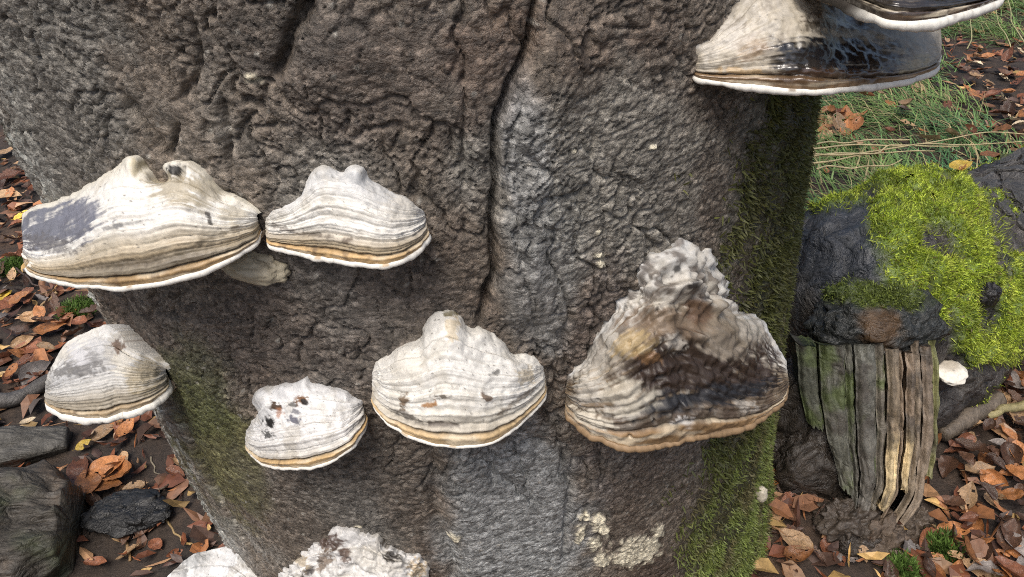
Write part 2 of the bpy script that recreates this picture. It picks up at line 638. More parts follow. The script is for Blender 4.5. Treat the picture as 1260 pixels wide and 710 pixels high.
PX_TRUNK = [  # bark colour patches, glare and shade painted into some: x, y, rx, ry, rot(deg), colour, strength
    (648, 215, 32, 130, -6, (0.27, 0.275, 0.275), 0.75),  # pale grey ridge beside the crease, sky glare painted in with its tone
    (665, 320, 50, 120, 0, (0.235, 0.235, 0.225), 0.65),
    (630, 640, 95, 120, 0, (0.293, 0.305, 0.302), 0.75),
    (750, 210, 120, 140, 0, (0.257, 0.246, 0.213), 0.6),
    (470, 90, 150, 90, -15, (0.108, 0.085, 0.071), 0.5),
    (600, 60, 55, 90, 15, (0.121, 0.080, 0.057), 0.55),
    (760, 560, 60, 60, 0, (0.097, 0.077, 0.064), 0.5),
    (740, 440, 40, 130, 0, (0.128, 0.099, 0.085), 0.5),
    (275, 560, 45, 95, -28, (0.108, 0.108, 0.035), 0.75),
    (240, 480, 40, 70, -25, (0.071, 0.084, 0.031), 0.6),
    (380, 370, 160, 110, 0, (0.080, 0.065, 0.057), 0.55),  # brown bark below the upper brackets, their shade painted in
    (430, 600, 130, 90, 0, (0.097, 0.085, 0.072), 0.5),
    (60, 110, 90, 200, -8, (0.166, 0.166, 0.151), 0.55),
    (330, 30, 110, 70, 0, (0.071, 0.064, 0.057), 0.45),
]
PX_FLECK = [(735, 311, 7, 4, 0), (737, 322, 6, 5, 20), (733, 283, 4, 3, 0), (308, 99, 11, 8, 10), (702, 180, 3, 3, 0), (797, 178, 4, 3, 0),
            (785, 680, 26, 17, -15), (800, 672, 14, 9, 0), (765, 690, 10, 8, 0), (740, 650, 9, 14, -35), (733, 672, 8, 8, 0), (742, 692, 10, 9, 10),
            (716, 660, 6, 12, 15), (812, 655, 6, 9, 20), (722, 640, 8, 5, 0), (557, 663, 9, 7, 0), (440, 653, 6, 2, 0)]


def blob(px, py, b, wob):
    x, y, rx, ry, rot = b[:5]
    c, s_ = math.cos(math.radians(rot)), math.sin(math.radians(rot))
    dx, dy = px - x, py - y
    q = np.hypot((dx * c + dy * s_) / rx, (-dx * s_ + dy * c) / ry)
    return sstep(1.25, 0.65, q + wob)


def build_trunk():
    th_d = np.arange(-1.25, 1.25, 0.0015 / RT)
    th_b = np.linspace(1.25, 2 * math.pi - 1.25, 140)[:-1]
    th = np.concatenate([th_d, th_b])
    th = np.where(th > math.pi, th - 2 * math.pi, th)
    zz = np.concatenate([np.arange(-0.06, 0.12, 0.005), np.arange(0.12, 0.95, 0.0015), np.arange(0.95, 1.3, 0.012), np.linspace(1.3, 4.2, 40)])
    TH, Z = np.meshgrid(th, zz)
    sh = TH.shape
    t, z = TH.ravel(), Z.ravel()
    h, crease, thl, kid = bark_height(t, z)
    mm = moss_mask(t, z)
    h = h + mm * 0.004 * (0.5 + fbm2(RT * t * 40, z * 40, 91, 2))
    taper = RT + 0 * z - 0.02 * np.maximum(z - 1.2, 0)
    P = trunk_pt(t, z, taper + h)
    # colour: bark tones, then patches with some glare and shade painted in
    s = RT * t
    n1 = fbm2(s * 9, z * 6, 101, 4)
    n3 = fbm2(s * 90, z * 130, 107, 3)
    n2 = fbm2(s * 40, z * 40, 102, 3)
    c = np.zeros((len(t), 3)) + np.array([0.150, 0.124, 0.098])
    c = mixc(c, (0.212, 0.198, 0.172), sstep(0.0, 0.5, n1))
    c = mixc(c, (0.096, 0.072, 0.055), sstep(0.0, 0.55, -n1 + 0.2 * n2))
    pxs, pys = proj(trunk_pt(t, z, RT + 0 * z))
    wob = 0.55 * fbm2(s * 26, z * 26, 103, 3)
    for b in PX_TRUNK:
        c = mixc(c, b[5], blob(pxs, pys, b, wob) * b[6])
    c = c * (1 + 0.75 * np.clip(n3, -0.6, 0.9) + 0.3 * n2)[:, None]
    c = mixc(c, (0.46, 0.47, 0.43), thl * sstep(0.3, 0.8, kid) * 0.85 * sstep(-0.3, 0.3, n2 + n1))
    c = mixc(c, (0.05, 0.062, 0.03), thl * sstep(0.1, 0.5, fbm2(s * 12, z * 12, 104, 3)) * 0.6)
    # tiny pale flecks all over
    q1, q2, qid = worley2(s * 85, z * 85, 105)
    c = mixc(c, (0.33, 0.31, 0.27), sstep(0.18, 0.06, q1) * (qid > 0.93))
    # moss stain under the fronds
    c = mixc(c, (0.040, 0.046, 0.018), mm * 0.85)
    fl = np.zeros(len(t))
    for b in PX_FLECK:
        m = blob(pxs, pys, b, 0.75 * fbm2(s * 130, z * 130, 106, 2)) * (np.abs(t) < 1.4)
        fl = np.maximum(fl, m)
    c = mixc(c, (0.66, 0.60, 0.45), fl)
    P2 = P + 0
    r_in = (fl * 0.0022)[:, None]
    P2[:, 0] += r_in[:, 0] * np.sin(t)
    P2[:, 1] -= r_in[:, 0] * np.cos(t)
    V = P2
    F = grid_faces(sh[1], sh[0], wrap=True)
    return mesh_np('trunk', V, F, c)


tree = empty('beech_tree', (AX0[0] - LEAN * ZREF * -1 * -1, AX0[1], 0.0))
tag(tree, 'thick grey-brown beech trunk with deep crease, carrying the bracket fungi', 'tree')
obj('trunk', build_trunk(), M_BARK, tree)


# ------------------------------------------------------------------ fronds of moss on any set of points
def fronds(P, N, col, length, width, lean=0.6, droop=0.0, rng=RNG, segs=2):
    n = len(P)
    d = N + lean * rng.normal(size=(n, 3))
    d[:, 2] -= droop
    d /= np.linalg.norm(d, axis=1, keepdims=True)
    side = np.cross(d, rng.normal(size=(n, 3)))
    side /= np.linalg.norm(side, axis=1, keepdims=True)
    L = (length * (0.5 + rng.random(n)))[:, None]
    W = (width * (0.6 + 0.8 * rng.random(n)))[:, None]
    bend = np.cross(d, side) * L * (rng.random((n, 1)) - 0.5) * 0.9
    bend[:, 2] -= (L[:, 0]) * 0.25 * droop
    a0 = P - side * W * 0.5
    a1 = P + side * W * 0.5
    mid = P + d * L * 0.55 + bend * 0.4
    b0 = mid - side * W * 0.55
    b1 = mid + side * W * 0.55
    tip = P + d * L + bend
    V = np.stack([a0, a1, b0, b1, tip], 1).reshape(-1, 3)
    i = np.arange(n)[:, None] * 5
    Q = i + np.array([[0, 1, 3, 2]])
    T = i + np.array([[2, 3, 4]])
    cc = np.repeat(col, 5, axis=0).reshape(n, 5, 3)
    cc[:, 4] *= 1.25
    return V, [Q, T], cc.reshape(-1, 3)


def trunk_moss():
    n = 240000
    th = RNG.uniform(0.4, 1.9, n)
    z = RNG.uniform(0.0, 1.1, n)
    keep = RNG.random(n) < moss_mask(th, z) * (0.12 + 0.88 * sstep(-0.25, 0.2, fbm2(RT * th * 22, z * 17, 83, 3)))
    th, z = th[keep], z[keep]
    h, _, _, _ = bark_height(th, z, False)
    P = trunk_pt(th, z, RT + h + 0.001)
    N = np.stack([np.sin(th), -np.cos(th), 0 * th], -1)
    k = fbm2(RT * th * 18, z * 18, 84, 3)
    c = np.zeros((len(th), 3)) + np.array([0.135, 0.150, 0.043])
    c = mixc(c, (0.22, 0.28, 0.070), sstep(0.05, 0.45, k) * 0.55 + 0.6 * sstep(0.38, 0.12, z))
    c = mixc(c, (0.14, 0.118, 0.058), sstep(0.0, 0.35, -k) * 0.85)
    c = mixc(c, c.mean(0) * np.array([0.62, 0.58, 0.6]), 0.8 * sstep(0.32, 0.5, z))
    c *= RNG.uniform(0.5, 1.4, (len(th), 1))
    V, F, cc = fronds(P, N, c, 0.0066, 0.0014, lean=0.9, droop=0.35)
    return mesh_np('moss', V, F, cc, smooth=False)


mo = obj('moss', trunk_moss(), M_MOSS, tree)
tag(mo, 'dark green moss hanging on the right flank of the trunk', kind='stuff')


# ------------------------------------------------------------------ bracket fungi
def resample(pts, n, smooth=2):
    p = np.array(pts, float)
    d = np.concatenate([[0], np.cumsum(np.hypot(*np.diff(p, axis=0).T))])
    t = np.linspace(0, d[-1], n)
    q = np.stack([np.interp(t, d, p[:, 0]), np.interp(t, d, p[:, 1])], -1)
    for _ in range(smooth):
        k = np.array([1, 4, 6, 4, 1]) / 16.0
        for _i in range(3):
            e = np.pad(q, ((2, 2), (0, 0)), mode='edge')
            qn = sum(k[j] * e[j:j + n] for j in range(5))
            qn[0], qn[-1] = q[0], q[-1]
            q = qn
    return q


def fungus(label, top, rim, stops, blobs=(), zplane=None, p=2.05, vb=0.86, lip=0.0042, zones=9, zdep=0.0016, lump=0.0019,
           lip_col=(0.70, 0.68, 0.62), band_col=(0.46, 0.29, 0.13), seed=1, stripes=0.32, mat=None, nodules=0.0, wob_amt=0.35,
           bumps=(), group='bracket fungi on the beech trunk', pits=0.0, band=True, rise=0.03, nod_y=None, pitted=(), tier=0.0027, blunt=17, mottle=0.0):
    NU, NV = 196, 94
    rs = np.random.default_rng(seed)
    tp = resample(top, NU, 1)
    rp = resample(rim, NU, 3)
    u_ = np.linspace(0, 1, NU)
    tp[:, 1] -= blunt * (np.exp(-(u_ / 0.10) ** 2) + np.exp(-((1 - u_) / 0.10) ** 2))
    T, okT = trunk_hit(tp[:, 0], tp[:, 1])
    H, okH = trunk_hit(rp[[0, -1], 0], rp[[0, -1], 1])
    L0, R0 = H
    d = rays(rp[:, 0], rp[:, 1])
    if zplane is not None:
        zl, zr = zplane
        L0 = CAM + d[0] * ((zl - CAM[2]) / d[0, 2])
        R0 = CAM + d[-1] * ((zr - CAM[2]) / d[-1, 2])
    e = R0 - L0
    nrm = np.cross(e, np.array([e[1], -e[0], 0.0]))
    nrm /= np.linalg.norm(nrm)
    if nrm[2] < 0:
        nrm = -nrm
    t = ((L0 - CAM) @ nrm) / (d @ nrm)
    R = CAM + t[:, None] * d
    # where the bark curves away the crown line is the cap's own shoulder: keep it above the rim plane
    dT = rays(tp[:, 0], tp[:, 1])
    uu = np.linspace(0, 1, NU)
    eps = 0.002 + rise * np.sin(math.pi * uu) ** 0.7
    tmax = (((L0 - CAM) @ nrm) + eps) / (dT @ nrm)
    tT = np.linalg.norm(T - CAM, axis=1)
    # soft minimum of the two distances
    kk_ = 0.012
    tS = -kk_ * np.log(np.exp(-tT / kk_) + np.exp(-tmax / kk_))
    tS = np.where(tmax <= 0, tT, np.minimum(tS, tT))
    T = CAM + tS[:, None] * dT
    # the top line cannot sink below the rim plane nor reach past it
    Tin = T.copy()
    u = np.linspace(0, 1, NU)
    v = np.linspace(0, 1, NV)
    tt = v * math.pi / 2
    a = np.sin(tt) ** (2 / p)
    hf = np.cos(tt) ** (2 / p)
    Rz = R[None, :, :] + 0
    sg = 0.055 * NU
    kw_ = int(3 * sg)
    gk = np.exp(-0.5 * (np.arange(-kw_, kw_ + 1) / sg) ** 2)
    gk /= gk.sum()
    Tp = np.concatenate([2 * T[0] - T[kw_:0:-1], T, 2 * T[-1] - T[-2:-kw_ - 2:-1]], 0)
    Ts = np.stack([np.convolve(Tp[:, i], gk, mode='valid') for i in range(3)], -1)
    P = np.zeros((NV, NU, 3))
    T = Ts[None] + (T - Ts)[None] * np.exp(-(v / 0.15) ** 2)[:, None, None]
    R_ = R[None]
    P[..., :2] = T[..., :2] + (R_ - T)[..., :2] * a[:, None, None]
    P[..., 2] = R_[..., 2] + (T - R_)[..., 2] * hf[:, None]
    N = grid_normals(P)
    ctr = P.mean((0, 1))
    outward = np.array([0, -0.5, 0.8])
    if (N.mean((0, 1)) @ outward) < 0:
        N = -N
    # relief
    U, Vv = np.meshgrid(u, v)
    endf = sstep(0, 0.06, U) * sstep(1, 0.94, U)
    wv = Vv + 0.008 * fbm2(U * 7, Vv * 2, seed, 3) + 0.005 * noise2(U * 30, Vv * 6, seed + 3)
    disp = lump * (1 - 0.65 * Vv) * fbm3(P, 45, seed + 7, 4) * 1.6 + mottle * 0.0045 * fbm3(P, 120, seed + 38, 3) + 0.0009 * fbm3(P, 220, seed + 8, 3)
    zc = np.zeros_like(U)
    vs = np.sort(0.22 + (vb - 0.25) * np.linspace(0, 1, zones + 3) ** 0.75 + rs.uniform(-0.018, 0.018, zones + 3))
    terr = np.zeros_like(U)
    for k, vz in enumerate(vs[::3]):
        terr += tier * rs.uniform(0.6, 1.5) * sstep(vz - 0.012, vz + 0.012, wv)
    disp += terr - terr[-1:] * Vv
    for k, vz in enumerate(vs):
        wd = rs.uniform(0.005, 0.016)
        am = rs.uniform(0.5, 1.4) * zdep * (0.55 + 0.45 * sstep(-0.4, 0.4, noise2(U * 5 + 11 * k, 0 * U, seed + 40 + k)))
        g = np.exp(-((wv - vz) / wd) ** 2)
        disp -= am * g
        disp += am * 1.2 * sstep(vz - 0.03, vz + 0.0, wv) * sstep(vz + 0.11, vz + 0.01, wv) * 0.5
        zc = np.maximum(zc, g * sstep(-0.2, 0.4, noise2(U * 9 + 5 * k, Vv * 3, seed + 60 + k)))
    gb = np.exp(-((wv - vb) / 0.011) ** 2)
    if band:
        disp -= 0.0024 * gb
        disp += 0.0026 * sstep(vb - 0.004, vb + 0.03, wv)
    px_, py_ = proj(P.reshape(-1, 3))
    py_ = py_.reshape(U.shape)
    if nodules > 0:
        disp += nodules * (0.9 * fbm3(P, 95, seed + 90, 2) + 0.5 * fbm3(P, 210, seed + 91, 2)) * (sstep(0.75, 0.2, Vv) if nod_y is None else sstep(nod_y + 14, nod_y - 10, py_) + 0.08)
    pit = np.zeros_like(U)
    if pits > 0:
        w1, w2, wid = worley2(U * 34, Vv * 16, seed + 95)
        pit = sstep(0.30, 0.12, w1) * (wid > 1 - pits)
        disp -= 0.0035 * pit
    px, py = proj(P.reshape(-1, 3))
    px, py = px.reshape(U.shape), py.reshape(U.shape)
    for (bx, by, rx, ry, rot) in pitted:
        mk = blob(px, py, (bx, by, rx, ry, rot), 0.6 * fbm3(P, 80, seed + 52, 3))
        disp += mk * (-0.003 + 0.0035 * fbm3(P, 190, seed + 53, 3))
    for bx, by, br, ba in bumps:
        disp += ba * np.exp(-(((px - bx) / br) ** 2 + ((py - by) / br) ** 2))
    P = P + N * (disp * (0.15 + 0.85 * endf))[..., None]
    # skirt back into the bark
    ax = axis_xy(P[0, :, 2])
    rad = P[0, :, :2] - ax
    rl = np.linalg.norm(rad, axis=1, keepdims=True)
    rows = []
    for kk, (dz, tgt) in enumerate([(-0.004, RT - 0.03), (-0.002, 0.5 * (RT - 0.03) + 0.5 * rl)]):
        Q = P[0].copy()
        Q[:, :2] = ax + rad / rl * np.minimum(tgt, rl)
        Q[:, 2] += dz
        Q[:, 2] = np.maximum(Q[:, 2] - 1.15 * np.maximum(rl - np.minimum(tgt, rl) - 0.012, 0)[:, 0], np.minimum(Q[:, 2], R[:, 2] + 0.0008))
        rows.append(Q)
    # colours
    C = np.zeros(U.shape + (3,))
    sv = np.array([s_[0] for s_ in stops])
    sc_ = np.array([s_[1] for s_ in stops])
    for ch in range(3):
        C[..., ch] = np.interp(wv + 0.05 * fbm3(P, 30, seed + 20, 3), sv, sc_[:, ch])
    st = noise2(U * 3, wv * 55, seed + 30) + 0.7 * noise2(U * 8, wv * 110, seed + 31)
    C *= (1 + stripes * 0.6 * (st * sstep(0.15, 0.6, Vv))[..., None])
    C = mixc(C, (0.16, 0.135, 0.105), zc * stripes * 1.1)
    if band:
        C = mixc(C, (0.06, 0.045, 0.03), gb * (0.45 + 0.55 * sstep(-0.2, 0.3, noise2(U * 6, 0 * U, seed + 33))))
    C = mixc(C, np.array([0.36, 0.325, 0.255]), 0.38 * sstep(0.05, 0.35, fbm3(P, 55, seed + 39, 4)) * (C.mean(-1) > 0.3))
    if mottle > 0:
        mt = fbm3(P, 110, seed + 37, 4)
        C = mixc(C, (0.42, 0.395, 0.35), mottle * sstep(0.08, 0.3, mt) * sstep(0.95, 0.7, Vv))
        C = mixc(C, (0.055, 0.036, 0.024), mottle * sstep(0.08, 0.3, -mt))
    # dark freckles and small cracks
    f1, f2, fid = worley2(U * 38, Vv * 24, seed + 35)
    C = mixc(C, (0.07, 0.06, 0.05), sstep(0.20, 0.07, f1) * (fid > 0.86) * 0.8)
    C = mixc(C, (0.035, 0.03, 0.025), pit * 0.9)
    px, py = proj(P.reshape(-1, 3))
    px, py = px.reshape(U.shape), py.reshape(U.shape)
    wob = wob_amt * 1.3 * fbm3(P, 85, seed + 50, 4)
    st0 = noise2(U * 3, wv * 55, seed + 30) + 0.7 * noise2(U * 8, wv * 110, seed + 31)
    wob = 0.75 * wob + 0.30 * st0 + 0.45 * noise2(U * 6, wv * 24, seed + 57)
    wobs = 1.1 * fbm3(P, 330, seed + 51, 3) + 0.5 * wob
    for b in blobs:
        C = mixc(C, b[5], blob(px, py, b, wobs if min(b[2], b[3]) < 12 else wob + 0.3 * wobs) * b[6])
    inb = sstep(vb - 0.002, vb + 0.006, wv)
    if band:
        bc = np.array(band_col) * (1 + 0.35 * fbm3(P, 60, seed + 70, 3))[..., None] * (1 + 0.2 * st[..., None])
        bc = mixc(bc, (0.62, 0.54, 0.40), 0.7 * sstep(0.0, 0.4, noise2(U * 5, Vv * 20, seed + 72)))
        bc = mixc(bc, (0.13, 0.075, 0.035), 0.75 * np.exp(-((wv - vb - 0.6 * (1 - vb)) / 0.006) ** 2) * sstep(-0.1, 0.3, noise2(U * 8, 0 * U, seed + 74)))
        bc = mixc(bc, (0.11, 0.07, 0.04), 0.6 * sstep(0.25, 0.5, fbm3(P, 130, seed + 76, 3)))
        keepb = inb
        for b in blobs:
            if len(b) > 7:
                bc = mixc(bc, b[5], blob(px, py, b, wob) * b[6])
        C = C * (1 - keepb[..., None]) + bc * keepb[..., None]
        C = mixc(C, (0.05, 0.04, 0.03), gb * 0.5)
    ic = int(round(vb * (NV - 1)))
    base = P[0, NU // 2]
    root = empty('bracket_fungus', tuple(float(x) for x in base))
    tag(root, label, 'fungus', group)
    capV = np.concatenate([rows[0][None], rows[1][None], P[:ic + 1]], 0)
    capC = np.concatenate([C[:1], C[:1], C[:ic + 1]], 0)
    nvv = capV.shape[0]
    F = grid_faces(NU, nvv)
    obj('cap', mesh_np('cap', capV.reshape(-1, 3), F, capC.reshape(-1, 3)), mat or M_FUNGUS, root)
    nb = NV - ic
    # growing margin band
    o = obj('margin_band', mesh_np('margin_band', P[ic:].reshape(-1, 3), grid_faces(NU, nb), C[ic:].reshape(-1, 3)), mat or M_FUNGUS, root)
    # white lip: a tube along the edge
    E0 = P[-1] + 0
    inward = np.zeros_like(E0)
    cen = np.array([axis_xy(E0[:, 2])[:, 0], axis_xy(E0[:, 2])[:, 1]]).T
    tang = np.gradient(E0, axis=0)
    tang /= np.maximum(np.linalg.norm(tang, axis=1, keepdims=True), 1e-9)
    side = np.cross(tang, np.array([0, 0, 1.0]))
    side /= np.maximum(np.linalg.norm(side, axis=1, keepdims=True), 1e-9)
    if ((side * (E0 - np.concatenate([axis_xy(E0[:, 2]), E0[:, 2:]], 1))).sum(1)).mean() < 0:
        side = -side
    up = np.array([0, 0, 1.0])
    rr = lip * (0.35 + 0.65 * sstep(0, 0.05, u) * sstep(1, 0.95, u)) * np.clip(0.72 + 0.5 * fbm2(u * 5, 0 * u, seed + 80, 4), 0.4, 1.5)
    K = 12
    ang = np.linspace(0, 2 * math.pi, K, endpoint=False)
    jag = 1 + 0.04 * noise2(u[:, None] * 22, ang[None, :] * 1.2, seed + 82)
    ctrp = E0 - side * (rr * 0.55)[:, None] - up * (rr * 0.75)[:, None]
    ring = ctrp[:, None, :] + (rr[:, None] * jag)[..., None] * (1.05 * np.cos(ang)[None, :, None] * side[:, None, :] + 0.95 * np.sin(ang)[None, :, None] * up)
    lc = np.zeros((NU, K, 3)) + np.array(lip_col)
    lc *= (1 + 0.10 * noise2(u[:, None] * 40, ang[None, :], seed + 84))[..., None]
    dirt = sstep(0.35, 0.6, noise2(u * 14, 0 * u, seed + 86))[:, None] * (np.sin(ang) > 0.2)[None, :]
    lc = mixc(lc, np.array(band_col) * 0.8, dirt * 0.75)
    lc = mixc(lc, (0.22, 0.17, 0.11), (sstep(0.3, 0.5, fbm2(u * 60, 0 * u, seed + 87, 2))[:, None] * (np.sin(ang) > -0.3)[None, :]) * 0.3)
    pr = proj(ring.reshape(-1, 3))
    for b in blobs:
        if len(b) > 8:
            lc = mixc(lc, b[5], (blob(pr[0], pr[1], b, 0) * b[6]).reshape(NU, K))
    F = grid_faces(K, NU, wrap=True)
    obj('rim', mesh_np('rim', ring.reshape(-1, 3), F, lc.reshape(-1, 3)), M_RIM, root)
    # pore layer below, sagging a little and running into the bark
    m = 14
    k = np.linspace(0, 1, m)
    edge = ctrp - side * (rr * 0.3)[:, None] - up * (rr * 0.5)[:, None]
    tgt = edge.copy()
    tgt[:, :2] = Ts[:, :2]
    axe = axis_xy(tgt[:, 2])
    rd = tgt[:, :2] - axe
    rle = np.linalg.norm(rd, axis=1, keepdims=True)
    tgt[:, :2] = axe + rd / rle * np.minimum(np.maximum(rle - 0.03, 0.1), RT - 0.03)
    mvv = np.linalg.norm(tgt - edge, axis=1)
    PP = edge[None] + (tgt - edge)[None] * k[:, None, None]
    PP[..., 2] -= np.sin(k * math.pi)[:, None] * np.minimum(0.06 * mvv, 0.007)[None, :]
    PP[..., 2] += 0.001 * fbm3(PP, 80, seed + 88, 2)
    obj('pore_surface', mesh_np('pore_surface', PP.reshape(-1, 3), grid_faces(NU, m)), M_PORE, root)
    return root


WH = (0.66, 0.645, 0.60)
GW = (0.52, 0.51, 0.48)
TAN = (0.36, 0.29, 0.19)
GBR = (0.24, 0.205, 0.15)
# A: large one at upper left
fungus('largest pale bracket at upper left, slate-grey patch on its left shoulder', 
       [(26, 296), (27, 275), (40, 260), (70, 246), (95, 236), (118, 219), (140, 208), (153, 199), (162, 197), (172, 207), (190, 216), (196, 203), (212, 195), (232, 197), (248, 210), (262, 226), (274, 240), (292, 247), (302, 260), (313, 273), (318, 280)],
       [(26, 312), (31, 327), (50, 338), (100, 348), (150, 350), (200, 344), (250, 329), (290, 311), (314, 296), (321, 284)],
       [(0, (0.55, 0.52, 0.44)), (0.15, WH), (0.55, WH), (0.66, (0.50, 0.45, 0.36)), (0.8, TAN), (0.86, GBR), (1, GBR)],
       blobs=[(62, 280, 58, 26, -12, (0.115, 0.12, 0.15), 0.95), (100, 262, 26, 16, -15, (0.16, 0.165, 0.20), 0.9), (60, 300, 36, 10, 8, (0.10, 0.09, 0.085), 0.6),
              (215, 230, 32, 22, 20, (0.30, 0.255, 0.17), 0.8), (250, 235, 22, 24, 40, (0.33, 0.29, 0.21), 0.7), (216, 209, 11, 7, 0, (0.02, 0.018, 0.015), 1.0), (193, 213, 8, 5, 0, (0.02, 0.018, 0.015), 1.0),
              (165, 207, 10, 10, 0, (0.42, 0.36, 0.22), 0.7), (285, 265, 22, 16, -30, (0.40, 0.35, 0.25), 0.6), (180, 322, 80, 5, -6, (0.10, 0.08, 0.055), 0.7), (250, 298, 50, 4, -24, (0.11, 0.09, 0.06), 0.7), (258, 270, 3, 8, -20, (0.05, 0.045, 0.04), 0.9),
              (135, 280, 14, 2.5, -12, (0.12, 0.12, 0.12), 0.7), (165, 274, 22, 2, -10, (0.16, 0.16, 0.16), 0.6)],
       seed=11, zones=11, lip=0.0036, bumps=[(163, 203, 9, 0.006), (216, 209, 9, -0.010), (193, 213, 8, -0.010)], band_col=(0.38, 0.255, 0.125), vb=0.925, zplane=(0.695, 0.734))
# B: upper middle
fungus('pale bracket with white cap and orange band, upper middle beside the largest one',
       [(330, 284), (336, 270), (350, 256), (370, 240), (379, 221), (388, 208), (396, 206), (405, 205), (414, 211), (424, 213), (432, 208), (440, 209), (452, 219), (462, 226), (478, 234), (496, 241), (507, 256), (514, 271), (521, 277)],
       [(329, 289), (335, 299), (370, 308), (410, 316), (450, 322), (470, 323), (492, 317), (511, 304), (523, 290), (526, 279)],
       [(0, (0.50, 0.50, 0.49)), (0.2, (0.60, 0.60, 0.585)), (0.4, WH), (0.68, WH), (0.78, (0.50, 0.46, 0.39)), (0.86, TAN), (1, TAN)],
       blobs=[(455, 238, 40, 16, 15, (0.42, 0.42, 0.41), 0.6), (440, 222, 20, 10, 0, (0.36, 0.37, 0.38), 0.5), (490, 265, 24, 22, -30, (0.52, 0.49, 0.43), 0.6), (395, 290, 24, 3, 8, (0.10, 0.08, 0.06), 0.8), (430, 296, 12, 4, 5, (0.09, 0.065, 0.045), 0.8), (350, 281, 16, 3, 15, (0.14, 0.12, 0.1), 0.7)],
       seed=22, zones=9, band_col=(0.52, 0.35, 0.17), vb=0.92, lip=0.0036, bumps=[(438, 217, 9, 0.005), (398, 214, 9, 0.004)])
# C: left edge, half height
fungus('grey and white bracket with thick white rim, jutting from the left edge of the trunk',
       [(57, 482), (60, 462), (68, 442), (80, 424), (96, 411), (114, 404), (132, 400), (146, 407), (156, 424), (172, 432), (187, 438), (198, 450), (206, 461)],
       [(57, 484), (62, 497), (78, 507), (105, 512), (135, 511), (150, 504), (162, 503), (185, 494), (202, 481), (208, 467)],
       [(0, (0.6, 0.58, 0.53)), (0.3, (0.46, 0.46, 0.45)), (0.5, (0.40, 0.40, 0.395)), (0.66, (0.50, 0.49, 0.46)), (0.8, (0.30, 0.265, 0.205)), (1, GBR)],
       blobs=[(105, 440, 28, 16, -25, (0.17, 0.165, 0.165), 0.75), (95, 455, 36, 8, -5, (0.14, 0.135, 0.13), 0.8), (98, 437, 13, 12, 0, (0.50, 0.50, 0.51), 0.8), (120, 423, 14, 9, 0, (0.52, 0.52, 0.52), 0.7), (132, 408, 12, 8, 0, (0.68, 0.67, 0.64), 0.9), (178, 462, 26, 20, -30, (0.33, 0.27, 0.16), 0.7), (150, 447, 12, 16, 20, (0.6, 0.56, 0.47), 0.6),
              (145, 425, 7, 9, 20, (0.12, 0.07, 0.04), 0.9)],
       seed=33, blunt=6, stripes=0.25, tier=0.003, zones=10, lip=0.0068, band_col=(0.40, 0.30, 0.18), rise=0.05, vb=0.91, lump=0.002, zplane=(0.535, 0.548))
# D: small, lower middle-left
fungus('smallest white bracket, lower left of centre, with a lumpy crown and black specks',
       [(305, 538), (311, 522), (320, 508), (314, 496), (316, 484), (326, 479), (340, 477), (350, 474), (361, 472), (367, 469), (374, 468), (381, 473), (392, 476), (408, 481), (424, 487), (433, 498), (440, 503), (446, 505)],
       [(305, 541), (311, 556), (327, 568), (350, 573), (380, 572), (410, 563), (431, 549), (444, 529), (449, 509)],
       [(0, (0.52, 0.52, 0.52)), (0.25, (0.66, 0.66, 0.65)), (0.6, (0.66, 0.65, 0.63)), (0.80, (0.55, 0.53, 0.49)), (1, TAN)],
       blobs=[(372, 492, 8, 6, 0, (0.16, 0.07, 0.02), 0.95), (375, 495, 5, 4, 0, (0.02, 0.015, 0.012), 1.0), (338, 500, 8, 5, 20, (0.06, 0.035, 0.02), 1.0), (331, 519, 6, 6, 0, (0.015, 0.015, 0.015), 1.0), (329, 534, 7, 4, 30, (0.03, 0.03, 0.03), 0.9), (361, 517, 8, 4, 10, (0.10, 0.10, 0.13), 0.9), (362, 506, 6, 3, 10, (0.13, 0.13, 0.15), 0.8), (358, 498, 5, 3, 0, (0.05, 0.045, 0.04), 0.8), (343, 508, 5, 5, 0, (0.32, 0.14, 0.07), 0.7)],
       seed=44, blunt=9, zones=8, lip=0.0028, band_col=(0.55, 0.38, 0.19), vb=0.885, zdep=0.0013, lump=0.0028, bumps=[(326, 490, 12, 0.007), (372, 470, 10, 0.002), (350, 480, 10, 0.004)])
